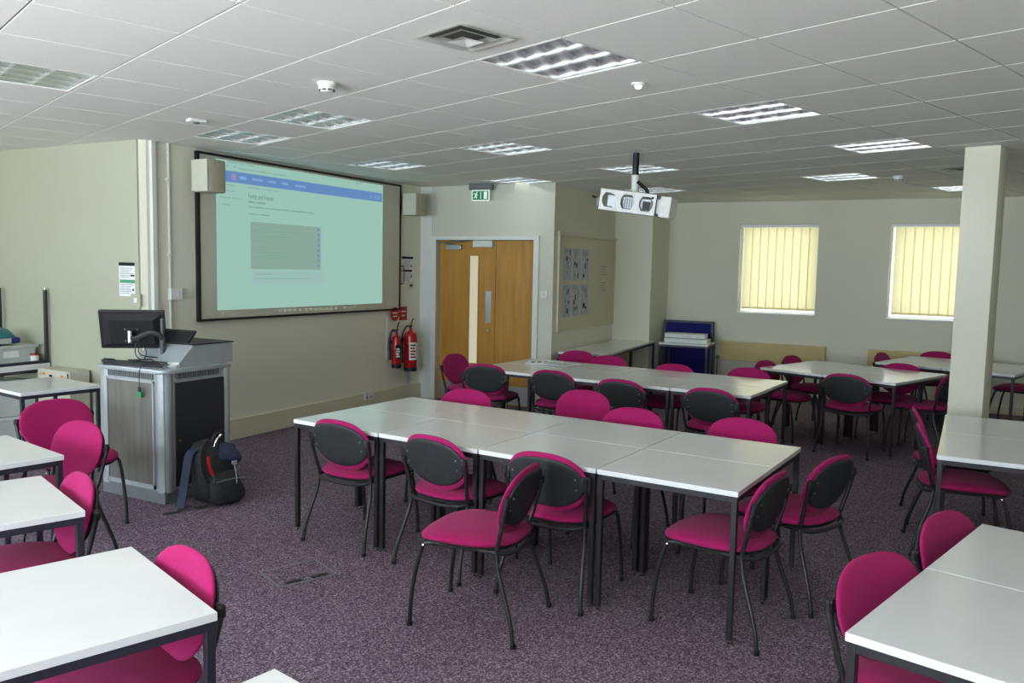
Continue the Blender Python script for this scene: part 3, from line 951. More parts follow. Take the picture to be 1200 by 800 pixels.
extinguisher(8.235, .058, .46, .40, 'smaller red extinguisher with a black label, left of the pair', True)
extinguisher(8.50, .082, .40, .50, 'larger red extinguisher with a white label, right of the pair', False)
t = thing('fire_point_sign', 'round red fire sign above the smaller extinguisher', 'sign', (8.27, SY - .032, 1.115), 0, 'red signs above the extinguishers')
b = bm_new(); lathe(b, [(0, 0), (.088, 0), (.088, .006), (0, .006)], 10, Matrix.Translation((0, 0, 0)) @ Matrix.Rotation(PI / 2, 4, 'X')); obj('disc', b, 'red', t)
b = bm_new(); bx(b, -.05, .05, -.008, -.006, .01, .022); bx(b, -.04, .04, -.008, -.006, -.03, -.02); obj('print', b, 'paper', t)
t = thing('fire_point_sign', 'square red fire sign above the larger extinguisher', 'sign', (8.49, SY, 1.115), 0, 'red signs above the extinguishers')
b = bm_new(); bx(b, -.08, .08, -.006, 0, -.085, .085, bev=.002); obj('plate', b, 'red', t)
b = bm_new(); bx(b, -.05, .05, -.008, -.006, .02, .032); bx(b, -.03, .03, -.008, -.006, -.03, -.02); obj('print', b, 'paper', t)
t = thing('notice', 'narrow white strip notice left of the extinguishers', 'notice', (8.165, SY, .82))
b = bm_new(); bx(b, -.022, .022, -.004, 0, -.265, .265); obj('sheet', b, 'paper', t)
t = thing('inspection_tag', 'paper inspection tag hanging under the larger extinguisher', 'tag', (8.56, SY - .03, .40), 0)
b = bm_new(); prism(b, [(-.05, 0), (.03, 0), (.075, -.15), (.01, -.20)], 0, .003, Matrix.Rotation(PI / 2, 4, 'X')); obj('card', b, 'paper_blue', t)
b = bm_new(); tube(b, [(0, -.002, 0), (-.01, -.01, .07)], .002, 5); obj('string', b, 'paper', t)

# door-wall switch
t = thing('call_point', 'small white call button on the wall right of the door', 'button', (DX, 4.265, 1.405), -PI / 2)
b = bm_new(); bx(b, -.045, .045, -.014, 0, -.045, .045, bev=.004); obj('plate', b, 'plastic_white', t)
b = bm_new(); lathe(b, [(0, 0), (.016, 0), (.016, .01), (0, .012)], 16, Matrix.Translation((0, -.014, 0)) @ Matrix.Rotation(PI / 2, 4, 'X')); obj('button', b, 'skirting', t)

# ------------------------------------------------------------------ noticeboard wall
def nb(s, z, off=0.0):
    u = (NB1 - NB0).normalized()
    n = Vector((u.y, -u.x, 0))
    p = NB0 + u * s + n * off
    return (p.x, p.y, z)
t = thing('noticeboard', 'large cream noticeboard with white edge trim on the side wall', 'noticeboard', nb(.14, .955), NBANG)
b = bm_new(); bx(b, 0, 2.2, -.015, 0, 0, 1.19); obj('board', b, 'board_felt', t)
b = bm_new(); bx(b, -.02, .0, -.028, 0, 0, 1.19, bev=.003); bx(b, -.03, 2.2, -.03, 0, 1.17, 1.21, bev=.003); bx(b, 2.185, 2.2, -.02, 0, 0, 1.19); bx(b, -.02, 2.2, -.02, 0, -.012, .006)
obj('edge_trim', b, 'skirting', t)
posl = ['top row left', 'top row middle', 'top row right', 'bottom row left', 'bottom row middle', 'bottom row right']
for k in range(6):
    cx = .425 + (k % 3) * .325
    cz = 1.775 if k < 3 else 1.32
    t = thing('poster', 'pale blue printed poster pinned on the noticeboard, ' + posl[k], 'poster', nb(cx + .0, cz, .0165), NBANG, 'posters on the noticeboard')
    b = bm_new(); bx(b, -.135, .135, -.002, 0, -.2, .2); obj('sheet', b, 'paper_blue', t)
    rr = random.Random(k)
    for q in range(9):
        x, z = rr.uniform(-.1, .07), rr.uniform(-.17, .12)
        w, h = rr.uniform(.015, .04), rr.uniform(.03, .07)
        b = bm_new(); bx(b, x, x + w, -.0035, -.002, z, z + h); obj('printed_picture', b, 'ink_orange' if (k == 0 and q < 2) else ('ink' if q % 2 else 'ink_grey'), t)
    for q in range(3):
        b = bm_new(); bx(b, -.12, .0 + .03 * q, -.0035, -.002, .175 - q * .018, .183 - q * .018); obj('printed_line', b, 'ink_grey', t)
for k, (cz, h, lab) in enumerate(((1.70, .17, 'upper small typed sheet on the noticeboard right of the posters'), (1.49, .15, 'lower small typed sheet on the noticeboard right of the posters'))):
    t = thing('typed_sheet', lab, 'notice', nb(1.83, cz, .0165), NBANG, 'typed sheets on the noticeboard')
    b = bm_new(); bx(b, -.20, .20, -.0015, 0, -h / 2, h / 2); obj('sheet', b, 'board_felt', t)
    for q in range(4):
        b = bm_new(); bx(b, -.12 + .02 * (q % 2), .1 - .03 * (q % 3), -.0025, -.0015, h / 2 - .035 - q * .034, h / 2 - .025 - q * .034); obj('typed_line', b, 'ink_grey', t)
t = thing('motion_sensor', 'small white motion sensor high on the noticeboard wall', 'sensor', nb(1.41, 2.62), NBANG)
b = bm_new(); bx(b, -.03, .03, -.08, -.03, -.065, .05, bev=.008); obj('body', b, 'plastic_white', t)
b = bm_new(); tube(b, [(0, 0, .06), (0, -.05, .045)], .012, 8); bx(b, -.12, .03, -.01, 0, .045, .075, bev=.002); obj('bracket', b, 'silver_dark', t)

# radiators on the back wall
def radiator(y0, y1, label):
    t = thing('radiator', label, 'radiator', (BACK_X, y0, .45), 0, 'radiators on the back wall')
    b = bm_new(); bx(b, -.10, -.03, 0, y1 - y0, 0, .275, bev=.006)
    obj('panel', b, 'radiator', t)
    b = bm_new()
    for k in range(8):
        bx(b, -.109, -.098, .012, y1 - y0 - .012, .014 + k * .032, .036 + k * .032, bev=.004)
    obj('rib', b, 'radiator', t)
    b = bm_new(); bx(b, -.03, 0, .2, .24, .05, .22); bx(b, -.03, 0, y1 - y0 - .24, y1 - y0 - .2, .05, .22); obj('wall_bracket', b, 'radiator', t)
    b = bm_new(); tube(b, [(-.06, y1 - y0 + .002, .03), (-.06, y1 - y0 + .05, .03), (-.06, y1 - y0 + .05, -.44)], .009, 8); bx(b, -.085, -.035, y1 - y0 + .03, y1 - y0 + .07, .01, .06, bev=.006); obj('valve', b, 'silver_dark', t)
    return t
radiator(1.442, 2.87, 'beige ribbed panel radiator under the blind nearer the pier')
radiator(-.55, .90, 'beige ribbed panel radiator running behind the white column')

# projector in a white security cage on a pole
t = thing('projector', 'white caged projector hanging on a black pole from the ceiling', 'projector', (6.86, 2.45, H), R(0))
b = bm_new(); tube(b, [(0, 0, 0), (0, 0, -.20)], .028, 16); obj('pole', b, 'plastic_black', t, smooth=True)
b = bm_new(); tube(b, [(0, 0, -.19), (0, 0, -.34)], .034, 16); obj('pole_sleeve', b, 'plastic_white', t, smooth=True)
b = bm_new(); tube(b, smooth_path([(-.02, -.03, -.25), (-.03, -.08, -.29), (-.03, -.12, -.33), (-.03, -.13, -.40)], 5), .016, 8); obj('cable', b, 'plastic_black', t, smooth=True)
PM = Matrix.Translation((0, .02, -.435)) @ Matrix.Rotation(R(7.5), 4, 'X') @ Matrix.Rotation(R(6), 4, 'Z')
def cage_plate(b, x, y0, y1, z0, z1, th):
    holes = 3
    w = (y1 - y0) / holes
    zc = (z0 + z1) / 2
    for k in range(holes):
        yc = y0 + (k + .5) * w
        hw, hh = w * .36, (z1 - z0) * .34
        octo = [(yc + hw * a, zc + hh * c) for a, c in ((1, .35), (.62, 1), (-.62, 1), (-1, .35), (-1, -.35), (-.62, -1), (.62, -1), (1, -.35))]
        rect = [(y0 + (k + 1) * w, zc + hh * .35), (y0 + (k + 1) * w, z1), (y0 + k * w, z1), (y0 + k * w, zc + hh * .35), (y0 + k * w, zc - hh * .35), (y0 + k * w, z0), (y0 + (k + 1) * w, z0), (y0 + (k + 1) * w, zc - hh * .35)]
        for s in range(8):
            s2 = (s + 1) % 8
            prism(b, [octo[s], octo[s2], rect[s2], rect[s]], x, x + th, PM @ Matrix(((0, 0, 1, 0), (1, 0, 0, 0), (0, 1, 0, 0), (0, 0, 0, 1))))
b = bm_new()
cage_plate(b, -.17, -.24, .25, -.085, .095, .004)
cage_plate(b, .166, -.24, .25, -.085, .095, .004)
bx(b, -.17, .17, -.24, .25, .091, .095, mtx=PM)
bx(b, -.17, .17, -.24, .25, -.085, -.081, mtx=PM)
obj('cage', b, 'plastic_white', t)
b = bm_new(); bx(b, -.13, .14, -.2, .2, -.06, .06, bev=.015, mtx=PM); pb = obj('body', b, 'silver', t)
b = bm_new(); lathe(b, [(0, 0), (.035, 0), (.038, .03), (.028, .03), (.02, .01), (0, .008)], 20, PM @ Matrix.Translation((.05, .2, 0)) @ Matrix.Rotation(-PI / 2, 4, 'X')); obj('lens', b, 'plastic_black', pb, smooth=True)
b = bm_new()
for k in range(6):
    bx(b, -.134, -.128, -.05 + k * .02, -.04 + k * .02, -.04, .04, mtx=PM)
obj('vent', b, 'silver_dark', pb)
b = bm_new(); bx(b, -.136, -.128, -.185, -.12, -.045, .03, bev=.004, mtx=PM); obj('cable_panel', b, 'plastic_black', pb)
b = bm_new(); bx(b, -.13, .15, -.36, -.265, -.085, .09, bev=.006, mtx=PM); bx(b, -.12, .14, -.27, -.24, -.06, .06, mtx=PM); obj('rear_box', b, 'plastic_white', t)
b = bm_new(); bx(b, -.176, -.17, -.215, -.2, .055, .07, mtx=PM); obj('lock', b, 'ink', t)

# floor outlet hatch
t = thing('floor_outlet', 'carpet covered floor outlet hatch in front of the left desks', 'floor outlet', (3.365, 3.09, 0), R(-24))
b = bm_new()
for a in ((-.17, .17, -.14, -.128), (-.17, .17, .128, .14), (-.17, -.158, -.128, .128), (.158, .17, -.128, .128)):
    bx(b, *a, 0, .003)
obj('rim', b, 'outlet_rim', t)
b = bm_new(); bx(b, -.156, .156, -.126, .126, 0, .0035); obj('lid', b, 'carpet', t)
for s in (-1, 1):
    b = bm_new(); bx(b, s * .075 - .045, s * .075 + .045, -.126, -.094, .0035, .007); obj('cable_flap', b, 'plastic_black', t)
b = bm_new(); bx(b, -.02, .02, -.118, -.1, .0035, .005, bev=.001); obj('latch', b, 'silver_dark', t)

# ------------------------------------------------------------------ tables
def make_table_mesh(dx, dy, steel='steel_black'):
    t = thing('table', '', 'table')
    b = bm_new(); bx(b, -dx / 2, dx / 2, -dy / 2, dy / 2, .695, .72, bev=.0012, seg=1); obj('tabletop', b, 'table_top', t)
    b = bm_new(); e = .004
    for a in ((-dx / 2 + e, dx / 2 - e, -dy / 2 + e, -dy / 2 + e + .025), (-dx / 2 + e, dx / 2 - e, dy / 2 - e - .025, dy / 2 - e),
              (-dx / 2 + e, -dx / 2 + e + .025, -dy / 2 + .03, dy / 2 - .03), (dx / 2 - e - .025, dx / 2 - e, -dy / 2 + .03, dy / 2 - .03)):
        bx(b, *a, .668, .695)
    obj('frame', b, steel, t)
    for sx in (-1, 1):
        for sy in (-1, 1):
            cx, cy = sx * (dx / 2 - .0175), sy * (dy / 2 - .0175)
            b = bm_new(); bx(b, cx - .0135, cx + .0135, cy - .0135, cy + .0135, .018, .669, bev=.002, seg=1); lg = obj('leg', b, steel, t)
            b = bm_new(); lathe(b, [(0, 0), (.012, 0), (.012, .005), (.005, .008), (.005, .02), (0, .02)], 12, Matrix.Translation((cx, cy, 0))); obj('foot', b, 'chrome', lg, smooth=True)
    return t
PROTO = {}
def table(cx, cy, rot, label, group, dx=.595, dy=.712, steel='steel_black', name='table'):
    key = (round(dx, 3), round(dy, 3), steel)
    if key not in PROTO:
        t = PROTO[key] = make_table_mesh(dx, dy, steel)
    else:
        t = copy_tree(PROTO[key])
    t.name = name
    t.location = (cx, cy, 0)
    t.rotation_euler = (0, 0, rot)
    t['label'] = label
    t['group'] = group
    return t
def block(FL, FR, n, rows, depth, labels, group, steel='steel_black', wid=None):
    FL, FR = Vector(FL), Vector(FR)
    u = (FR - FL)
    L = wid * n if wid else u.length
    u.normalize()
    v = Vector((-u.y, u.x))
    rot = math.atan2(v.y, v.x)
    w = L / n
    k = 0
    for r in range(rows):
        for q in range(n):
            c = FL + u * (q + .5) * w + v * (r + .5) * depth
            table(c.x + random.uniform(-.001, .001), c.y, rot + R(random.uniform(-.15, .15)), labels[k], group, depth - .007, w - .008, steel)
            k += 1
ordn = ['first', 'second', 'third', 'fourth']
block((3.923, 3.645), (3.697, .78), 4, 2, .595,
      ['near row table of the central block, %s from the lectern end' % a for a in ordn] +
      ['rear row table of the central block, %s from the lectern end' % a for a in ordn], 'tables of the central block')
block((6.945, 4.13), (6.715, 1.356), 4, 2, .585,
      ['near row table of the block by the door, %s from the door end' % a for a in ordn] +
      ['rear row table of the block by the door, %s from the door end' % a for a in ordn], 'tables of the block by the door')
block((8.869, 1.735), (8.35, .376), 2, 2, .60,
      ['near left table of the small block in front of the radiators', 'near right table of the small block in front of the radiators',
       'far left table of the small block in front of the radiators', 'far right table of the small block in front of the radiators'], 'tables of the block before the radiators')
block((10.286, .70), (9.85, -.66), 2, 2, .60,
      ['near left table of the farthest block, left of the column', 'near right table of the farthest block, seen past the column right side',
       'far left table of the farthest block under the second blind', 'far right table of the farthest block, mostly behind the column'], 'tables of the farthest block behind the column')
block((5.094, .005), (5.06, -1.42), 2, 2, .79,
      ['near left table of the block in front of the column', 'near right table of the block in front of the column',
       'far left table of the block touching the column foot', 'far right table of the block in front of the column'], 'tables of the block before the column')
block((2.384, .201), (2.228, -.371), 1, 2, .713,
      ['white topped table filling the bottom right corner of the picture', 'table joined behind the bottom right corner table'], 'tables in the bottom right corner')
def single(BR, FRt, depth, label, group):
    BR, FRt = Vector(BR), Vector(FRt)
    y = (BR - FRt)
    w = y.length
    y.normalize()
    x = Vector((y.y, -y.x))
    c = (BR + FRt) / 2 - x * depth / 2
    table(c.x, c.y, math.atan2(x.y, x.x), label, group, depth, w, 'steel_blue')
single((1.838, 2.446), (1.603, 1.772), .66, 'large pale table in the lower left corner with a pink chair', 'tables down the left side')
single((2.251, 3.609), (2.018, 2.956), .66, 'pale table at the left edge, middle of the left column of three', 'tables down the left side')
single((2.684, 4.607), (2.554, 3.899), .66, 'pale table at the left edge nearest the lectern', 'tables down the left side')
single((1.441, 1.399), (1.30, .71), .60, 'table whose corner just shows at the bottom picture edge', 'tables down the left side')
# desk behind the pink chair by the lectern, and the stacked pair by the cream wall
table(3.93, 6.285, R(-7), 'grey desk against the wall bay between lectern and stacked tables', 'spare desks in the left bay', .60, .712, 'steel_blue')
table(4.388, 7.69, R(2), 'lower upright table of the stacked pair by the cream wall', 'spare desks in the left bay', .60, .712, 'steel_blue')
up = table(4.388, 7.69, R(2), 'upside down table with legs in the air on the stacked pair', 'spare desks in the left bay', .60, .712, 'steel_blue')
up.rotation_euler = (PI, 0, R(2))
up.location = (4.388, 7.69, 1.441)
# side tables along the noticeboard wall
c = Vector(nb(.66, 0, .345)); table(c.x, c.y, NBANG + R(.6), 'long grey side table under the noticeboard, half nearer the door', 'side tables under the noticeboard', 1.13, .60)
c = Vector(nb(1.80, 0, .335)); table(c.x, c.y, NBANG, 'long grey side table under the noticeboard, half nearer the pier', 'side tables under the noticeboard', 1.13, .60)
table(11.42, 3.22, R(4), 'small table carrying white pads in front of the blue boards', 'side tables under the noticeboard', .60, .68)

# ------------------------------------------------------------------ chairs
def make_chair():
    t = thing('chair', '', 'chair', group='magenta stacking chairs')
    # seat cushion
    so = superellipse(.248, .250, 2.9)
    def sd(x, y, z):
        front = max(0, (y - .05) / .20)
        rear = max(0, (-y - .06) / .19)
        side = abs(x) / .248
        zz = z * (1 - .25 * rear)
        return Vector((x * (1 - .12 * rear), y + .022, .452 + zz - .030 * front ** 2.2 - .012 * rear - .006 * side ** 3))
    b = bm_new(); pad(b, so, .062, sd, 5); obj('seat', b, 'fabric', t, smooth=True, sharp=80)
    b = bm_new()
    pad(b, superellipse(.236, .236, 2.9), .02, lambda x, y, z: sd(x, y, 0) + Vector((0, 0, z - .028)), 6, 5)
    obj('seat_pan', b, 'shell', t, smooth=True, sharp=80)
    # backrest
    lean = R(15)
    bo = superellipse(.230, .168, 2.45)
    def bd(off, k=1.0):
        def f(x, y, z):
            yy = -(z) * 1.0 + off
            fwd = .020 * (x / .226) ** 2
            egg = 1 - .20 * max(0, -y / .168) ** 1.5
            px_, py_, pz_ = x * egg, fwd + yy, y
            return Vector((px_, -.205 + py_ * math.cos(lean) - pz_ * math.sin(lean), .622 + py_ * math.sin(lean) + pz_ * math.cos(lean)))
        return f
    b = bm_new(); pad(b, bo, .036, bd(0), 5.5); bk = obj('backrest', b, 'fabric', t, smooth=True, sharp=80)
    b = bm_new(); f0 = bd(-.021); pad(b, superellipse(.221, .138, 2.3), .018, lambda x, y, z: f0(x, y + .012, z), 9, 7); sh = obj('back_shell', b, 'shell', bk, smooth=True, sharp=80)
    for s in (-1, 1):
        for dz in (-.028, .03):
            b = bm_new()
            p = bd(-.031)(s * .182, dz + .02, 0)
            lathe(b, [(0, -.004), (.0048, -.004), (.0048, .002), (0, .003)], 10, Matrix.Translation(p) @ Matrix.Rotation(PI / 2, 4, 'X'))
            obj('screw', b, 'silver_dark', bk)
    r = .0108
    for s in (-1, 1):
        b = bm_new()
        p1 = bd(-.02)(s * .205, .03, 0)
        p2 = bd(-.02)(s * .205, -.03, 0)
        tube(b, smooth_path([(s * .235, -.226, .675), (s * .233, -.211, .61), (s * .221, -.186, .50), (s * .210, -.167, .43), (s * .208, -.163, .405)], 4), r, 10)
        obj('upright', b, 'steel_black', t, smooth=True)
        b = bm_new()
        lathe(b, [(0, 0), (.014, 0), (.014, .028), (.008, .036), (0, .036)], 12, Matrix.Translation((s * .235, -.221, .645)))
        m = Matrix.Translation((s * .224, -.219, .645))
        bx(b, -.016, .016, -.006, .010, -.036, .036, bev=.004, mtx=m @ Matrix.Rotation(R(s * 12), 4, 'Z'))
        obj('bracket', b, 'plastic_black', t, smooth=True)
        b = bm_new()
        tube(b, smooth_path([(s * .208, -.163, .42), (s * .216, -.178, .33), (s * .231, -.222, .20), (s * .243, -.254, .10), (s * .250, -.270, .0)], 5), r, 10)
        lg = obj('leg', b, 'steel_black', t, smooth=True)
        b = bm_new(); lathe(b, [(0, 0), (.0135, 0), (.0135, .022), (0, .022)], 12, Matrix.Translation((s * .250, -.270, 0))); obj('foot', b, 'plastic_black', lg, smooth=True)
        b = bm_new()
        tube(b, smooth_path([(s * .226, .270, .0), (s * .225, .264, .12), (s * .221, .243, .27), (s * .217, .212, .385), (s * .216, .190, .412), (s * .216, .16, .417)], 5), r, 10)
        lg = obj('leg', b, 'steel_black', t, smooth=True)
        b = bm_new(); lathe(b, [(0, 0), (.0135, 0), (.0135, .022), (0, .022)], 12, Matrix.Translation((s * .226, .270, 0))); obj('foot', b, 'plastic_black', lg, smooth=True)
        b = bm_new(); tube(b, [(s * .216, .165, .417), (s * .212, 0, .416), (s * .208, -.165, .412)], r, 10)
        obj('seat_rail', b, 'steel_black', t, smooth=True)
        b = bm_new(); lathe(b, [(0, 0), (.006, 0), (.006, .004), (0, .006)], 10, Matrix.Translation((s * .226, .2, .402)) @ Matrix.Rotation(s * PI / 2, 4, 'Y')); obj('rivet', b, 'chrome', lg)
    b = bm_new()
    tube(b, smooth_path([(-.208, -.165, .412), (-.17, -.206, .405), (-.09, -.228, .402), (0, -.233, .401), (.09, -.228, .402), (.17, -.206, .405), (.208, -.165, .412)], 4), r, 10)
    obj('rear_bar', b, 'steel_black', t, smooth=True)
    b = bm_new()
    tube(b, [(-.216, .15, .410), (.216, .15, .410)], .009, 8)
    obj('cross_bar', b, 'steel_black', t, smooth=True)
    return t
CHAIRS = [
    # x, y, yaw, label
    (3.385, 1.935, 6.5, 'loose pink chair standing side-on in the open floor before the central block'),
    (4.045, 3.175, -94, 'black backed chair at the central block, near side, end by the lectern'),
    (3.975, 2.43, -100, 'black backed chair at the central block, near side, second from the lectern end'),
    (3.935, 1.745, -94, 'black backed chair half hidden behind the loose side-on pink chair'),
    (3.955, .89, -9, 'side-on pink chair tucked under the near right corner of the central block'),
    (4.55, .678, -20, 'side-on pink chair at the far right corner of the central block'),
    (5.145, 3.18, 92, 'pink chair facing us behind the central block, nearest the lectern'),
    (5.635, 2.43, 88, 'taller showing pink chair pulled back behind the middle of the central block'),
    (5.065, 1.835, 86, 'low showing pink chair back behind the central block, third from the lectern'),
    (5.095, 1.115, 86, 'pink chair back behind the right end table of the central block'),
    (7.445, 4.42, 176, 'pink chair facing right at the door end of the block by the door'),
    (7.09, 3.965, -80, 'black backed chair directly in front of the wooden door leaf'),
    (7.05, 3.185, -90, 'black backed chair, near side of the block by the door, second from door end'),
    (6.84, 2.446, -90, 'black backed chair, near side of the block by the door, third from door end'),
    (6.77, 1.63, -94, 'black backed chair, near side of the block by the door, at right end'),
    (8.48, 3.70, 96, 'pink chair back behind the block by the door, closest to the noticeboard'),
    (8.20, 3.23, 88, 'pink chair back second from the noticeboard behind the block by the door'),
    (7.855, 2.40, 86, 'pink chair top showing before the blue boards behind the block by the door'),
    (8.005, 1.69, 86, 'pink chair top at the right rear of the block by the door'),
    (8.51, .75, -104, 'black backed chair facing away at the small block before the radiators'),
    (8.925, 1.52, 159, 'dark pink chair at the left end of the small block, nearer us'),
    (9.695, 1.375, 159, 'dark pink chair at the left end of the small block, nearer the radiator'),
    (9.50, .45, 69, 'pink chair top behind the small block, left of the column'),
    (9.01, .09, -21, 'dark chair with lit red seat just left of the column'),
    (10.84, .50, 162.5, 'small dark red chair at left end of the farthest block by the radiator'),
    (11.36, .12, 72.5, 'dark red chair top behind the farthest block against the radiator'),
    (11.13, -.86, -17, 'dark red chair seat seen under the farthest block right of the column'),
    (6.47, -.03, 187, 'edge-on chair on the left side of the column block, farther of the two'),
    (5.765, -.08, 187, 'edge-on chair on the left side of the column block, nearer of the two'),
    (2.825, .01, 150, 'pink chair at the bottom right table, nearer us'),
    (3.515, -.20, 155, 'pink chair at the bottom right table, farther from us'),
    (1.615, 2.15, 73, 'bright pink chair tucked in the lower left corner table'),
    (2.035, 3.31, 71, 'bright pink chair at the middle table of the left column'),
    (2.775, 4.34, 88, 'pink chair at the left table nearest the lectern'),
    (3.295, 4.995, 169, 'deep pink chair facing us in front of the spare desk beside the lectern'),
]
chair0 = make_chair()
for k, (x, y, a, lab) in enumerate(CHAIRS):
    if 6 <= k <= 9 or 15 <= k <= 18 or k >= 20:      # these stand a little closer to their tables
        x -= .05 * math.sin(R(a)); y += .05 * math.cos(R(a))
    c = chair0 if k == 0 else copy_tree(chair0)
    c.location = (x, y, 0)
    c.rotation_euler = (0, 0, R(a))
    c['label'] = lab

# ------------------------------------------------------------------ lectern and what stands on it
LX0, LX1, LY0, LY1, LT = 3.85, 4.47, 4.76, 5.45, .955
t = thing('lectern', 'silver and grey lectern cabinet with rounded corner posts', 'lectern', (LX0, LY0, 0))
w, dpt = LX1 - LX0, LY1 - LY0
b = bm_new(); bx(b, .01, w - .01, .01, dpt - .01, 0, .09, bev=.004); obj('plinth', b, 'silver_dark', t)
b = bm_new(); bx(b, .012, w - .012, .012, dpt - .012, .09, LT - .03); obj('carcass', b, 'silver', t)
def post(cx, cy, r):
    bb = bm_new(); lathe(bb, [(0, .08), (r, .08), (r, LT - .03), (0, LT - .03)], 28, Matrix.Translation((cx, cy, 0))); return bb
for cx, cy in ((.055, .055), (.055, dpt - .055), (w - .04, .04), (w - .04, dpt - .04)):
    obj('corner_post', post(cx, cy, .055 if cx < .1 else .04), 'silver', t, smooth=True)
b = bm_new(); bx(b, .002, .014, .11, dpt - .10, .13, LT - .10, bev=.002); lp = obj('end_panel', b, 'grey_panel', t)
b = bm_new()
for a in ((.10, .112, .10, LT - .09), (dpt - .10, dpt - .088, .10, LT - .09)):
    bx(b, -.004, .014, a[0], a[1], a[2], a[3])
bx(b, -.004, .014, .10, dpt - .088, .10, .13); bx(b, -.004, .014, .10, dpt - .088, LT - .10, LT - .085)
obj('panel_frame', b, 'silver', lp)
b = bm_new(); bx(b, .105, w - .075, .002, .014, .11, LT - .10, bev=.002); dp = obj('door', b, 'dark_panel', t)
b = bm_new(); lathe(b, [(0, 0), (.008, 0), (.008, .008), (0, .01)], 12, Matrix.Translation((.14, .002, .44)) @ Matrix.Rotation(PI / 2, 4, 'X')); obj('lock', b, 'brown_trim', dp)
b = bm_new()
for k in range(22):
    bx(b, -.002, .014, .11 + k * .022, .122 + k * .022, LT - .075, LT - .035)
obj('end_frieze', b, 'silver_dark', t)
b = bm_new()
for k in range(18):
    bx(b, .11 + k * .022, .122 + k * .022, -.002, .014, LT - .075, LT - .035)
obj('front_frieze', b, 'silver_dark', t)
b = bm_new()
cr = .08
pts = []
for cx, cy, a0 in ((w + .02 - cr, dpt + .02 - cr, 0), (-.02 + cr, dpt + .02 - cr, 90), (-.02 + cr, -.02 + cr, 180), (w + .02 - cr, -.02 + cr, 270)):
    for k in range(7):
        a = R(a0 + 15 * k)
        pts.append((cx + cr * math.cos(a), cy + cr * math.sin(a)))
prism(b, pts, LT - .03, LT)
es = [e for e in b.edges if abs(e.verts[0].co.z - e.verts[1].co.z) < 1e-5]
bmesh.ops.bevel(b, geom=es, offset=.010, segments=3, affect='EDGES', profile=.5)
obj('worktop', b, 'silver', t, smooth=True)
# raised equipment box, its slope towards the keyboard
b = bm_new()
yb0, yb1 = .04, .50
prof = [(.14, 0), (.30, .15), (.665, .15), (.665, 0)]
prism(b, prof, 0, yb1 - yb0, Matrix(((1, 0, 0, 0), (0, 0, 1, yb0), (0, 1, 0, LT), (0, 0, 0, 1))))
bxo = obj('equipment_box', b, 'silver', t)
b = bm_new(); bx(b, .29, .675, yb0 - .008, yb1 + .008, LT + .15, LT + .158, bev=.002); obj('box_lid', b, 'plastic_black', bxo)

def slab_mtx(loc, right, up):
    right = Vector(right).normalized(); up = Vector(up).normalized(); nrm = right.cross(up)
    return Matrix((right, up, nrm)).transposed().to_4x4(), Vector(loc)
# monitor seen from behind, on an arm
t = thing('monitor', 'black flat monitor seen from behind on an arm above the lectern', 'monitor', (3.98, 5.235, 1.205))
az = R(38)                       # the way its back faces
right = Vector((math.sin(az), -math.cos(az), 0))
back = Vector((-math.cos(az), -math.sin(az), 0))
tilt = R(14)
upv = (Vector((0, 0, 1)) * math.cos(tilt) + back * math.sin(tilt)).normalized()
nb_ = right.cross(upv)           # points out of the back
MM = Matrix((right, upv, nb_)).transposed().to_4x4()
b = bm_new(); bx(b, -.225, .225, -.145, .145, -.03, 0, bev=.006, mtx=MM); obj('bezel', b, 'plastic_black', t)
b = bm_new()
a = [b.verts.new(MM @ Vector((x * .205, y * .12 - .0, 0))) for x, y in ((-1, -1), (1, -1), (1, 1), (-1, 1))]
c = [b.verts.new(MM @ Vector((x * .15, y * .09 - .01, .03))) for x, y in ((-1, -1), (1, -1), (1, 1), (-1, 1))]
for k in range(4):
    b.faces.new((a[k], a[(k + 1) % 4], c[(k + 1) % 4], c[k]))
b.faces.new(c); b.faces.new(a[::-1])
rs = obj('rear_shell', b, 'plastic_black', t)
b = bm_new(); bx(b, -.05, .05, -.05, .05, .03, .036, mtx=MM @ Matrix.Translation((-.0, -.03, 0))); vp = obj('mount_plate', b, 'plastic_black', t)
for sx in (-1, 1):
    for sy in (-1, 1):
        b = bm_new(); lathe(b, [(0, 0), (.005, 0), (.005, .004), (0, .005)], 10, MM @ Matrix.Translation((sx * .042, -.03 + sy * .042, .036))); obj('screw', b, 'chrome', vp)
b = bm_new(); bx(b, -.21, .21, -.13, .13, -.031, -.0295, mtx=MM); obj('screen', b, 'ink', t)
poleP = Vector((4.085, 5.045, LT))
t = thing('monitor_stand', 'grey metal pole and swing arm holding the lectern monitor', 'monitor stand', poleP)
b = bm_new(); tube(b, [(0, 0, .01), (0, 0, .335)], .017, 14); obj('pole', b, 'arm_grey', t, smooth=True)
b = bm_new(); lathe(b, [(0, 0), (.06, 0), (.06, .01), (.022, .016), (.022, .05), (0, .05)], 24); obj('base', b, 'plastic_black', t, smooth=True)
mp = Vector((3.98, 5.235, 1.205)) + MM @ Vector((0, -.03, .075)) - poleP
b = bm_new(); tube(b, smooth_path([(0, 0, .17), (-.03, -.005, .215), (-.08, .04, .235), (mp.x + .02, mp.y - .03, mp.z - .01), mp], 5), [.017] * 21, 8); lathe(b, [(0, .13), (.024, .13), (.024, .20), (0, .20)], 14)
obj('arm', b, 'arm_grey', t, smooth=True)
b = bm_new(); tube(b, [(mp.x, mp.y, mp.z - .04), (mp.x, mp.y, mp.z + .045)], .018, 12); me_ = mp + MM @ Vector((0, 0, -.038)); tube(b, [mp, me_], .012, 8); obj('swivel', b, 'chrome', t, smooth=True)
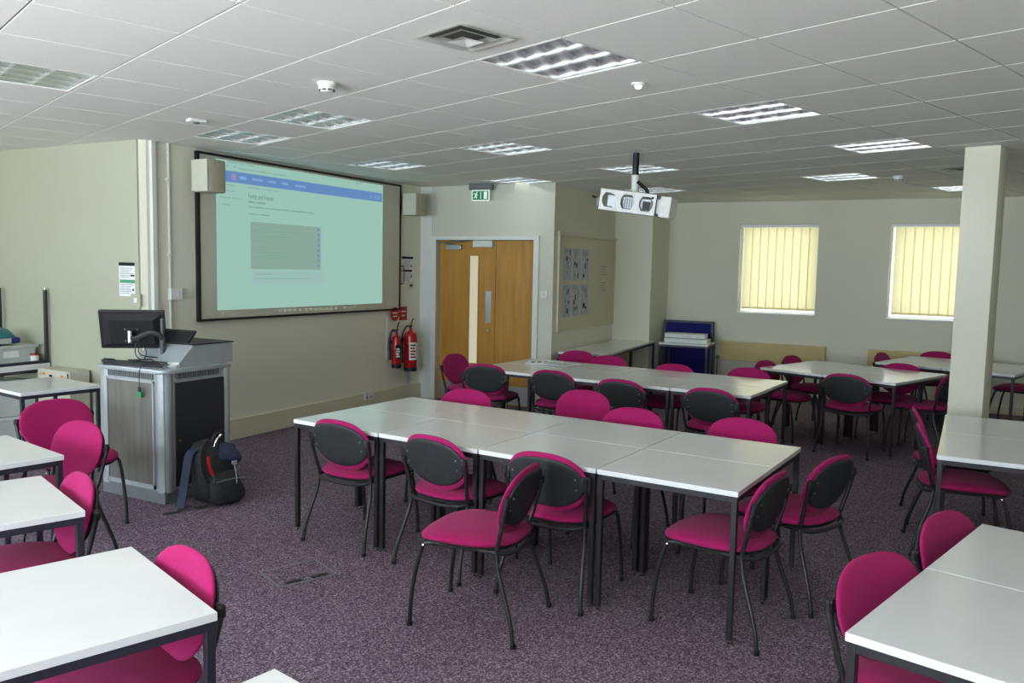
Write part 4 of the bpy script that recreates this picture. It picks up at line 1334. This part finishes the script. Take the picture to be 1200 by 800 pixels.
b = bm_new(); tube(b, smooth_path([mp + Vector((.03, -.02, -.04)), mp + Vector((.02, -.03, -.13)), mp + Vector((.05, -.07, -.165)), mp + Vector((.07, -.08, -.11)), mp + Vector((.06, -.06, -.06))], 6), .004, 6)
tube(b, smooth_path([mp + Vector((.045, -.04, -.05)), mp + Vector((.03, -.05, -.11)), mp + Vector((.06, -.08, -.14)), (-.02, -.01, .05)], 6), .004, 6); obj('cable', b, 'plastic_black', t, smooth=True)
# touch panel leaning back on the wedge
t = thing('touch_panel', 'black tilted touch panel leaning in front of the equipment box', 'touch panel', (4.075, 4.98, LT + .035))
TM = Matrix.Rotation(R(-48), 4, 'Y')
b = bm_new(); bx(b, .0, .27, -.10, .22, 0, .02, bev=.005, mtx=TM); obj('bezel', b, 'plastic_black', t)
b = bm_new(); bx(b, .02, .25, -.085, .205, .02, .0215, mtx=TM); obj('screen', b, 'ink', t)
b = bm_new(); bx(b, .0, .10, -.05, .12, -.034, .0); obj('stand', b, 'plastic_black', t)
# keyboard, mouse, clutter
t = thing('keyboard', 'black keyboard lying on the lectern top under the monitor', 'keyboard', (3.935, 5.17, LT), R(-72))
b = bm_new(); bx(b, -.2, .2, -.07, .07, 0, .018, bev=.005); kb = obj('case', b, 'plastic_black', t)
b = bm_new()
for i in range(14):
    for j in range(5):
        bx(b, -.188 + i * .027, -.188 + i * .027 + .022, -.056 + j * .023, -.056 + j * .023 + .018, .018, .025)
obj('keys', b, 'shell', t)
t = thing('cable_bundle', 'tangled black cables piled on the front of the lectern top', 'cable', (3.93, 5.0, LT))
rr = random.Random(3)
for k in range(5):
    pts = [(rr.uniform(-.03, .04), -.15 + q * .07 + rr.uniform(-.02, .02), .006 + .012 * k * .6 + rr.uniform(0, .012)) for q in range(6)]
    b = bm_new(); tube(b, smooth_path(pts, 5), .005, 6); obj('cable', b, 'plastic_black', t, smooth=True)
b = bm_new(); tube(b, smooth_path([(-.04, -.02, .02), (-.085, -.03, .012), (-.1065, -.03, -.03), (-.1065, -.03, -.13)], 5), .003, 6); obj('hanging_lead', b, 'plastic_black', t, smooth=True)
b = bm_new(); bx(b, -.112, -.101, -.042, -.018, -.165, -.13, bev=.003); obj('plug', b, 'plastic_black', t)
b = bm_new(); bx(b, -.112, -.101, -.052, -.010, -.205, -.163, bev=.003); obj('tag', b, 'tag_green', t)
t = thing('mouse', 'small black mouse at the left edge of the lectern top', 'mouse', (3.90, 5.40, LT), R(20))
b = bm_new(); pad(b, superellipse(.032, .055, 2.3), .036, lambda x, y, z: Vector((x, y, .018 + z)), 3, 5, 24); obj('shell', b, 'plastic_black', t, smooth=True)
b = bm_new(); bx(b, -.003, .003, .02, .038, .034, .04, bev=.001); obj('wheel', b, 'silver_dark', t)
t = thing('control_box', 'small white adaptor lying before the equipment box on lectern', 'adaptor', (4.03, 4.85, LT), R(20))
b = bm_new(); bx(b, -.03, .03, -.045, .045, 0, .035, bev=.004); obj('case', b, 'plastic_white', t)
b = bm_new(); bx(b, -.012, .012, -.05, -.045, .008, .022); obj('port', b, 'ink', t)

# backpack on the carpet against the lectern
t = thing('backpack', 'black and navy backpack slumped on the carpet against the lectern', 'backpack', (4.10, 4.55, 0), R(-12))
def blob(a, bb_, h, n, taper, lean_):
    b = bm_new()
    seg, rings = 36, 16
    loops = []
    for i in range(rings + 1):
        tt = i / rings
        s = (1 - abs(2 * tt - 1) ** 5) ** .5
        s = max(s, .02)
        wgt = 1 - taper * tt ** 1.5
        loops.append([b.verts.new((a * s * wgt * math.copysign(abs(math.cos(q)) ** (2 / n), math.cos(q)) + lean_[0] * tt * tt + .012 * math.sin(7 * tt + 2 * q),
                                   bb_ * s * wgt * math.copysign(abs(math.sin(q)) ** (2 / n), math.sin(q)) + lean_[1] * tt * tt + .008 * math.sin(5 * tt + 3 * q), h * tt)) for q in [2 * PI * k / seg for k in range(seg)]])
    for p, q in zip(loops, loops[1:]):
        for k in range(seg):
            b.faces.new((p[k], p[(k + 1) % seg], q[(k + 1) % seg], q[k]))
    b.faces.new(loops[0][::-1]); b.faces.new(loops[-1])
    return b
obj('main_compartment', blob(.165, .125, .46, 2.8, .30, (-.02, .05)), 'canvas_black', t, smooth=True, sharp=70)
b = blob(.135, .07, .24, 2.8, .25, (0, .02)); bmesh.ops.translate(b, verts=b.verts[:], vec=(.02, -.125, .005)); fp = obj('front_pocket', b, 'canvas_black', t, smooth=True, sharp=70)
b = bm_new(); tube(b, smooth_path([(-.09, -.185, .19), (0.02, -.20, .20), (.13, -.175, .19)], 6), .004, 6); obj('zip', b, 'silver_dark', fp, smooth=True)
b = blob(.10, .05, .16, 2.5, .3, (0, .02)); bmesh.ops.transform(b, matrix=Matrix.Translation((.06, -.075, .28)) @ Matrix.Rotation(R(-22), 4, 'X') @ Matrix.Rotation(R(14), 4, 'Y'), verts=b.verts[:]); obj('navy_panel', b, 'canvas_navy', t, smooth=True, sharp=70)
def strap(bm_, pts, wv, th):
    P = smooth_path(pts, 6)
    rings = []
    for i, p in enumerate(P):
        tn = (P[min(i + 1, len(P) - 1)] - P[max(i - 1, 0)]).normalized()
        wd = Vector(wv).normalized(); wd = (wd - tn * wd.dot(tn)).normalized(); nn = tn.cross(wd)
        hw = Vector(wv).length / 2
        rings.append([bm_.verts.new(p + wd * hw * a_ + nn * th / 2 * c_) for a_, c_ in ((-1, -1), (1, -1), (1, 1), (-1, 1))])
    for p, q in zip(rings, rings[1:]):
        for k in range(4):
            bm_.faces.new((p[k], p[(k + 1) % 4], q[(k + 1) % 4], q[k]))
    bm_.faces.new(rings[0][::-1]); bm_.faces.new(rings[-1])
b = bm_new(); strap(b, [(-.10, .02, .40), (-.17, .02, .37), (-.21, .0, .26), (-.255, -.03, .10), (-.28, -.04, .02)], (.035, -.045, 0), .014); obj('shoulder_strap', b, 'canvas_navy', t, smooth=True)
b = bm_new(); strap(b, [(-.28, -.04, .02), (-.31, -.06, .008), (-.36, -.05, .006), (-.40, -.04, .006)], (0, .022, 0), .004); strap(b, [(-.275, -.04, .022), (-.22, -.06, .03), (-.17, -.08, .008), (-.10, -.10, .02)], (0, .022, 0), .004); obj('webbing', b, 'canvas_black', t, smooth=True)
b = bm_new(); strap(b, [(-.06, -.03, .44), (-.13, -.08, .40), (-.155, -.12, .28), (-.13, -.15, .18)], (.04, .02, 0), .012); obj('shoulder_strap', b, 'canvas_black', t, smooth=True)
b = bm_new(); strap(b, [(-.105, -.105, .36), (-.115, -.135, .30), (-.10, -.155, .235)], (.022, 0, 0), .006); zp = obj('red_zip', b, 'red', t, smooth=True)
b = bm_new(); bx(b, -.106, -.092, -.168, -.156, .18, .24, bev=.003); obj('zip_pull', b, 'chrome', zp)
b = bm_new(); tube(b, smooth_path([(-.03, -.02, .44), (-.0, -.03, .50), (.06, -.02, .50), (.08, .02, .45)], 6), .011, 8); obj('grab_handle', b, 'canvas_black', t, smooth=True)
b = bm_new(); tube(b, smooth_path([(-.04, -.07, .42), (-.02, -.08, .47), (.02, -.06, .495)], 5), .007, 6); obj('piping', b, 'chrome', t, smooth=True)
b = bm_new(); bx(b, .045, .085, -.165, -.15, .29, .315, bev=.004); tube(b, smooth_path([(.06, -.165, .29), (.065, -.18, .22), (.06, -.195, .16)], 4), .004, 6); obj('buckle', b, 'silver', t, smooth=True)

# ------------------------------------------------------------------ left bay clutter
t = thing('storage_box', 'clear lidded storage box with white label on the upturned table', 'storage box', (4.40, 7.65, .747), R(2), 'clear storage boxes')
b = bm_new()
lo = [b.verts.new((x * .22, y * .17, 0)) for x, y in ((-1, -1), (1, -1), (1, 1), (-1, 1))]
hi = [b.verts.new((x * .245, y * .19, .15)) for x, y in ((-1, -1), (1, -1), (1, 1), (-1, 1))]
for k in range(4):
    b.faces.new((lo[k], lo[(k + 1) % 4], hi[(k + 1) % 4], hi[k]))
b.faces.new(lo[::-1]); b.faces.new(hi)
obj('tub', b, 'clear_box', t)
b = bm_new(); bx(b, -.26, .26, -.205, .205, .146, .168, bev=.006); obj('lid', b, 'clear_box', t)
b = bm_new(); bx(b, -.06, .08, -.190, -.183, .06, .12, mtx=Matrix.Rotation(R(0), 4, 'X')); obj('label_card', b, 'paper', t)
t = thing('carry_bag', 'teal and blue plastic bag lying on the clear storage box', 'bag', (4.36, 7.65, .916), R(8))
b = blob(.21, .13, .16, 2.6, .25, (.0, .02)); obj('bag_body', b, 'teal', t, smooth=True, sharp=70)
b = bm_new(); bx(b, -.16, .17, -.145, -.10, .012, .07, bev=.015); obj('printed_band', b, 'navy_print', t, smooth=True)
b = bm_new(); bx(b, -.04, .07, -.150, -.145, .018, .066); obj('pale_patch', b, 'clear_box', t)
t = thing('tub', 'small white tub beside the storage box on the upturned table', 'tub', (4.61, 7.43, .747), 0)
b = bm_new(); lathe(b, [(0, 0), (.035, 0), (.038, .07), (0, .07)], 16); obj('pot', b, 'plastic_white', t, smooth=True)
b = bm_new(); lathe(b, [(0, .07), (.04, .07), (.04, .085), (0, .085)], 16); obj('lid', b, 'red', t, smooth=True)
def clear_tub(x, y, z, lab):
    t = thing('storage_box', lab, 'storage box', (x, y, z), R(-6), 'clear storage boxes')
    b = bm_new()
    lo = [b.verts.new((p * .20, q * .26, 0)) for p, q in ((-1, -1), (1, -1), (1, 1), (-1, 1))]
    hi = [b.verts.new((p * .22, q * .28, .26)) for p, q in ((-1, -1), (1, -1), (1, 1), (-1, 1))]
    for k in range(4):
        b.faces.new((lo[k], lo[(k + 1) % 4], hi[(k + 1) % 4], hi[k]))
    b.faces.new(lo[::-1]); b.faces.new(hi)
    obj('tub', b, 'clear_box', t)
    b = bm_new(); bx(b, -.235, .235, -.295, .295, .256, .285, bev=.006); obj('lid', b, 'clear_box', t)
clear_tub(4.38, 7.65, 0.0, 'clear storage box on the floor under the stacked tables, lower one')
clear_tub(4.38, 7.65, .288, 'clear storage box under the stacked tables, upper one')
t = thing('cardboard_box', 'white printed cardboard box standing against the cream wall', 'box', (4.60, 7.0, 0), R(-3))
b = bm_new(); bx(b, -.085, .10, -.24, .26, 0, .72, bev=.004); obj('carton', b, 'carton', t)
for (y, z, w_, h_, m) in ((.16, .665, .045, .022, 'ink_orange'), (.21, .665, .02, .014, 'ink_grey'), (.05, .655, .05, .02, 'ink'), (-.12, .66, .04, .02, 'ink_orange'), (-.17, .655, .02, .016, 'ink_grey'), (-.215, .65, .018, .055, 'ink'), (.10, .42, .045, .022, 'ink_orange'), (-.05, .43, .05, .02, 'ink_grey'), (.0, .56, .12, .008, 'ink_grey'), (.14, .36, .10, .008, 'ink_grey')):
    b = bm_new(); bx(b, -.087, -.085, y - w_ / 2, y + w_ / 2, z, z + h_); obj('printed_mark', b, m, t)

# ------------------------------------------------------------------ blue boards and pads
for k, (dx, lab) in enumerate(((0, 'royal blue folding display board, front one of the leaning pair'), (.05, 'royal blue folding display board, rear one of the leaning pair'))):
    t = thing('display_board', lab, 'display board', (11.80 + dx, 2.97 - .0 * k, 0), R(3), 'blue display boards')
    LM = Matrix.Rotation(R(3), 4, 'Y')
    b = bm_new(); bx(b, 0, .022, .03, .69, .03, .97, mtx=LM); obj('felt_panel', b, 'blue_felt', t)
    b = bm_new()
    for a in ((0, .03, 0, 1.0), (.69, .72, 0, 1.0)):
        bx(b, -.004, .026, a[0], a[1], a[2], a[3], mtx=LM)
    bx(b, -.004, .026, .03, .69, 0, .03, mtx=LM); bx(b, -.004, .026, .03, .69, .97, 1.0, mtx=LM)
    obj('frame', b, 'board_frame', t)
for k, (x, z, L, lab) in enumerate(((11.33, .7205, .60, 'lower white paper pad on the small table before blue boards'), (11.37, .7855, .56, 'upper white paper pad on the small table before blue boards'))):
    t = thing('paper_pad', lab, 'paper pad', (x, 3.20 + .03 * k, z), R(3 + 2 * k), 'white paper pads')
    b = bm_new(); bx(b, -.12, .12, -L / 2, L / 2, 0, .052, bev=.004); obj('sheets', b, 'paper', t)
    b = bm_new(); bx(b, -.125, .125, -L / 2 - .004, L / 2 + .004, .052, .06, bev=.002); obj('cover', b, 'plastic_white', t)

# newspapers on the block by the door
for k, (x, y, a, z) in enumerate(((7.78, 3.72, 20, .7205), (7.72, 3.52, -12, .7205 + .0065))):
    t = thing('newspaper', ['folded newspaper underneath on the table end by the door', 'folded newspaper on top on the table end by the door'][k], 'newspaper', (x, y, z), R(a), 'newspapers on the table by the door')
    b = bm_new(); bx(b, -.14, .14, -.19, .19, 0, .006, bev=.002); pg = obj('pages', b, 'paper', t)
    for q in range(5):
        b = bm_new(); bx(b, -.11, .11, -.16 + q * .065, -.12 + q * .065, .006, .0064); obj('printed_column', b, 'ink_grey', pg)
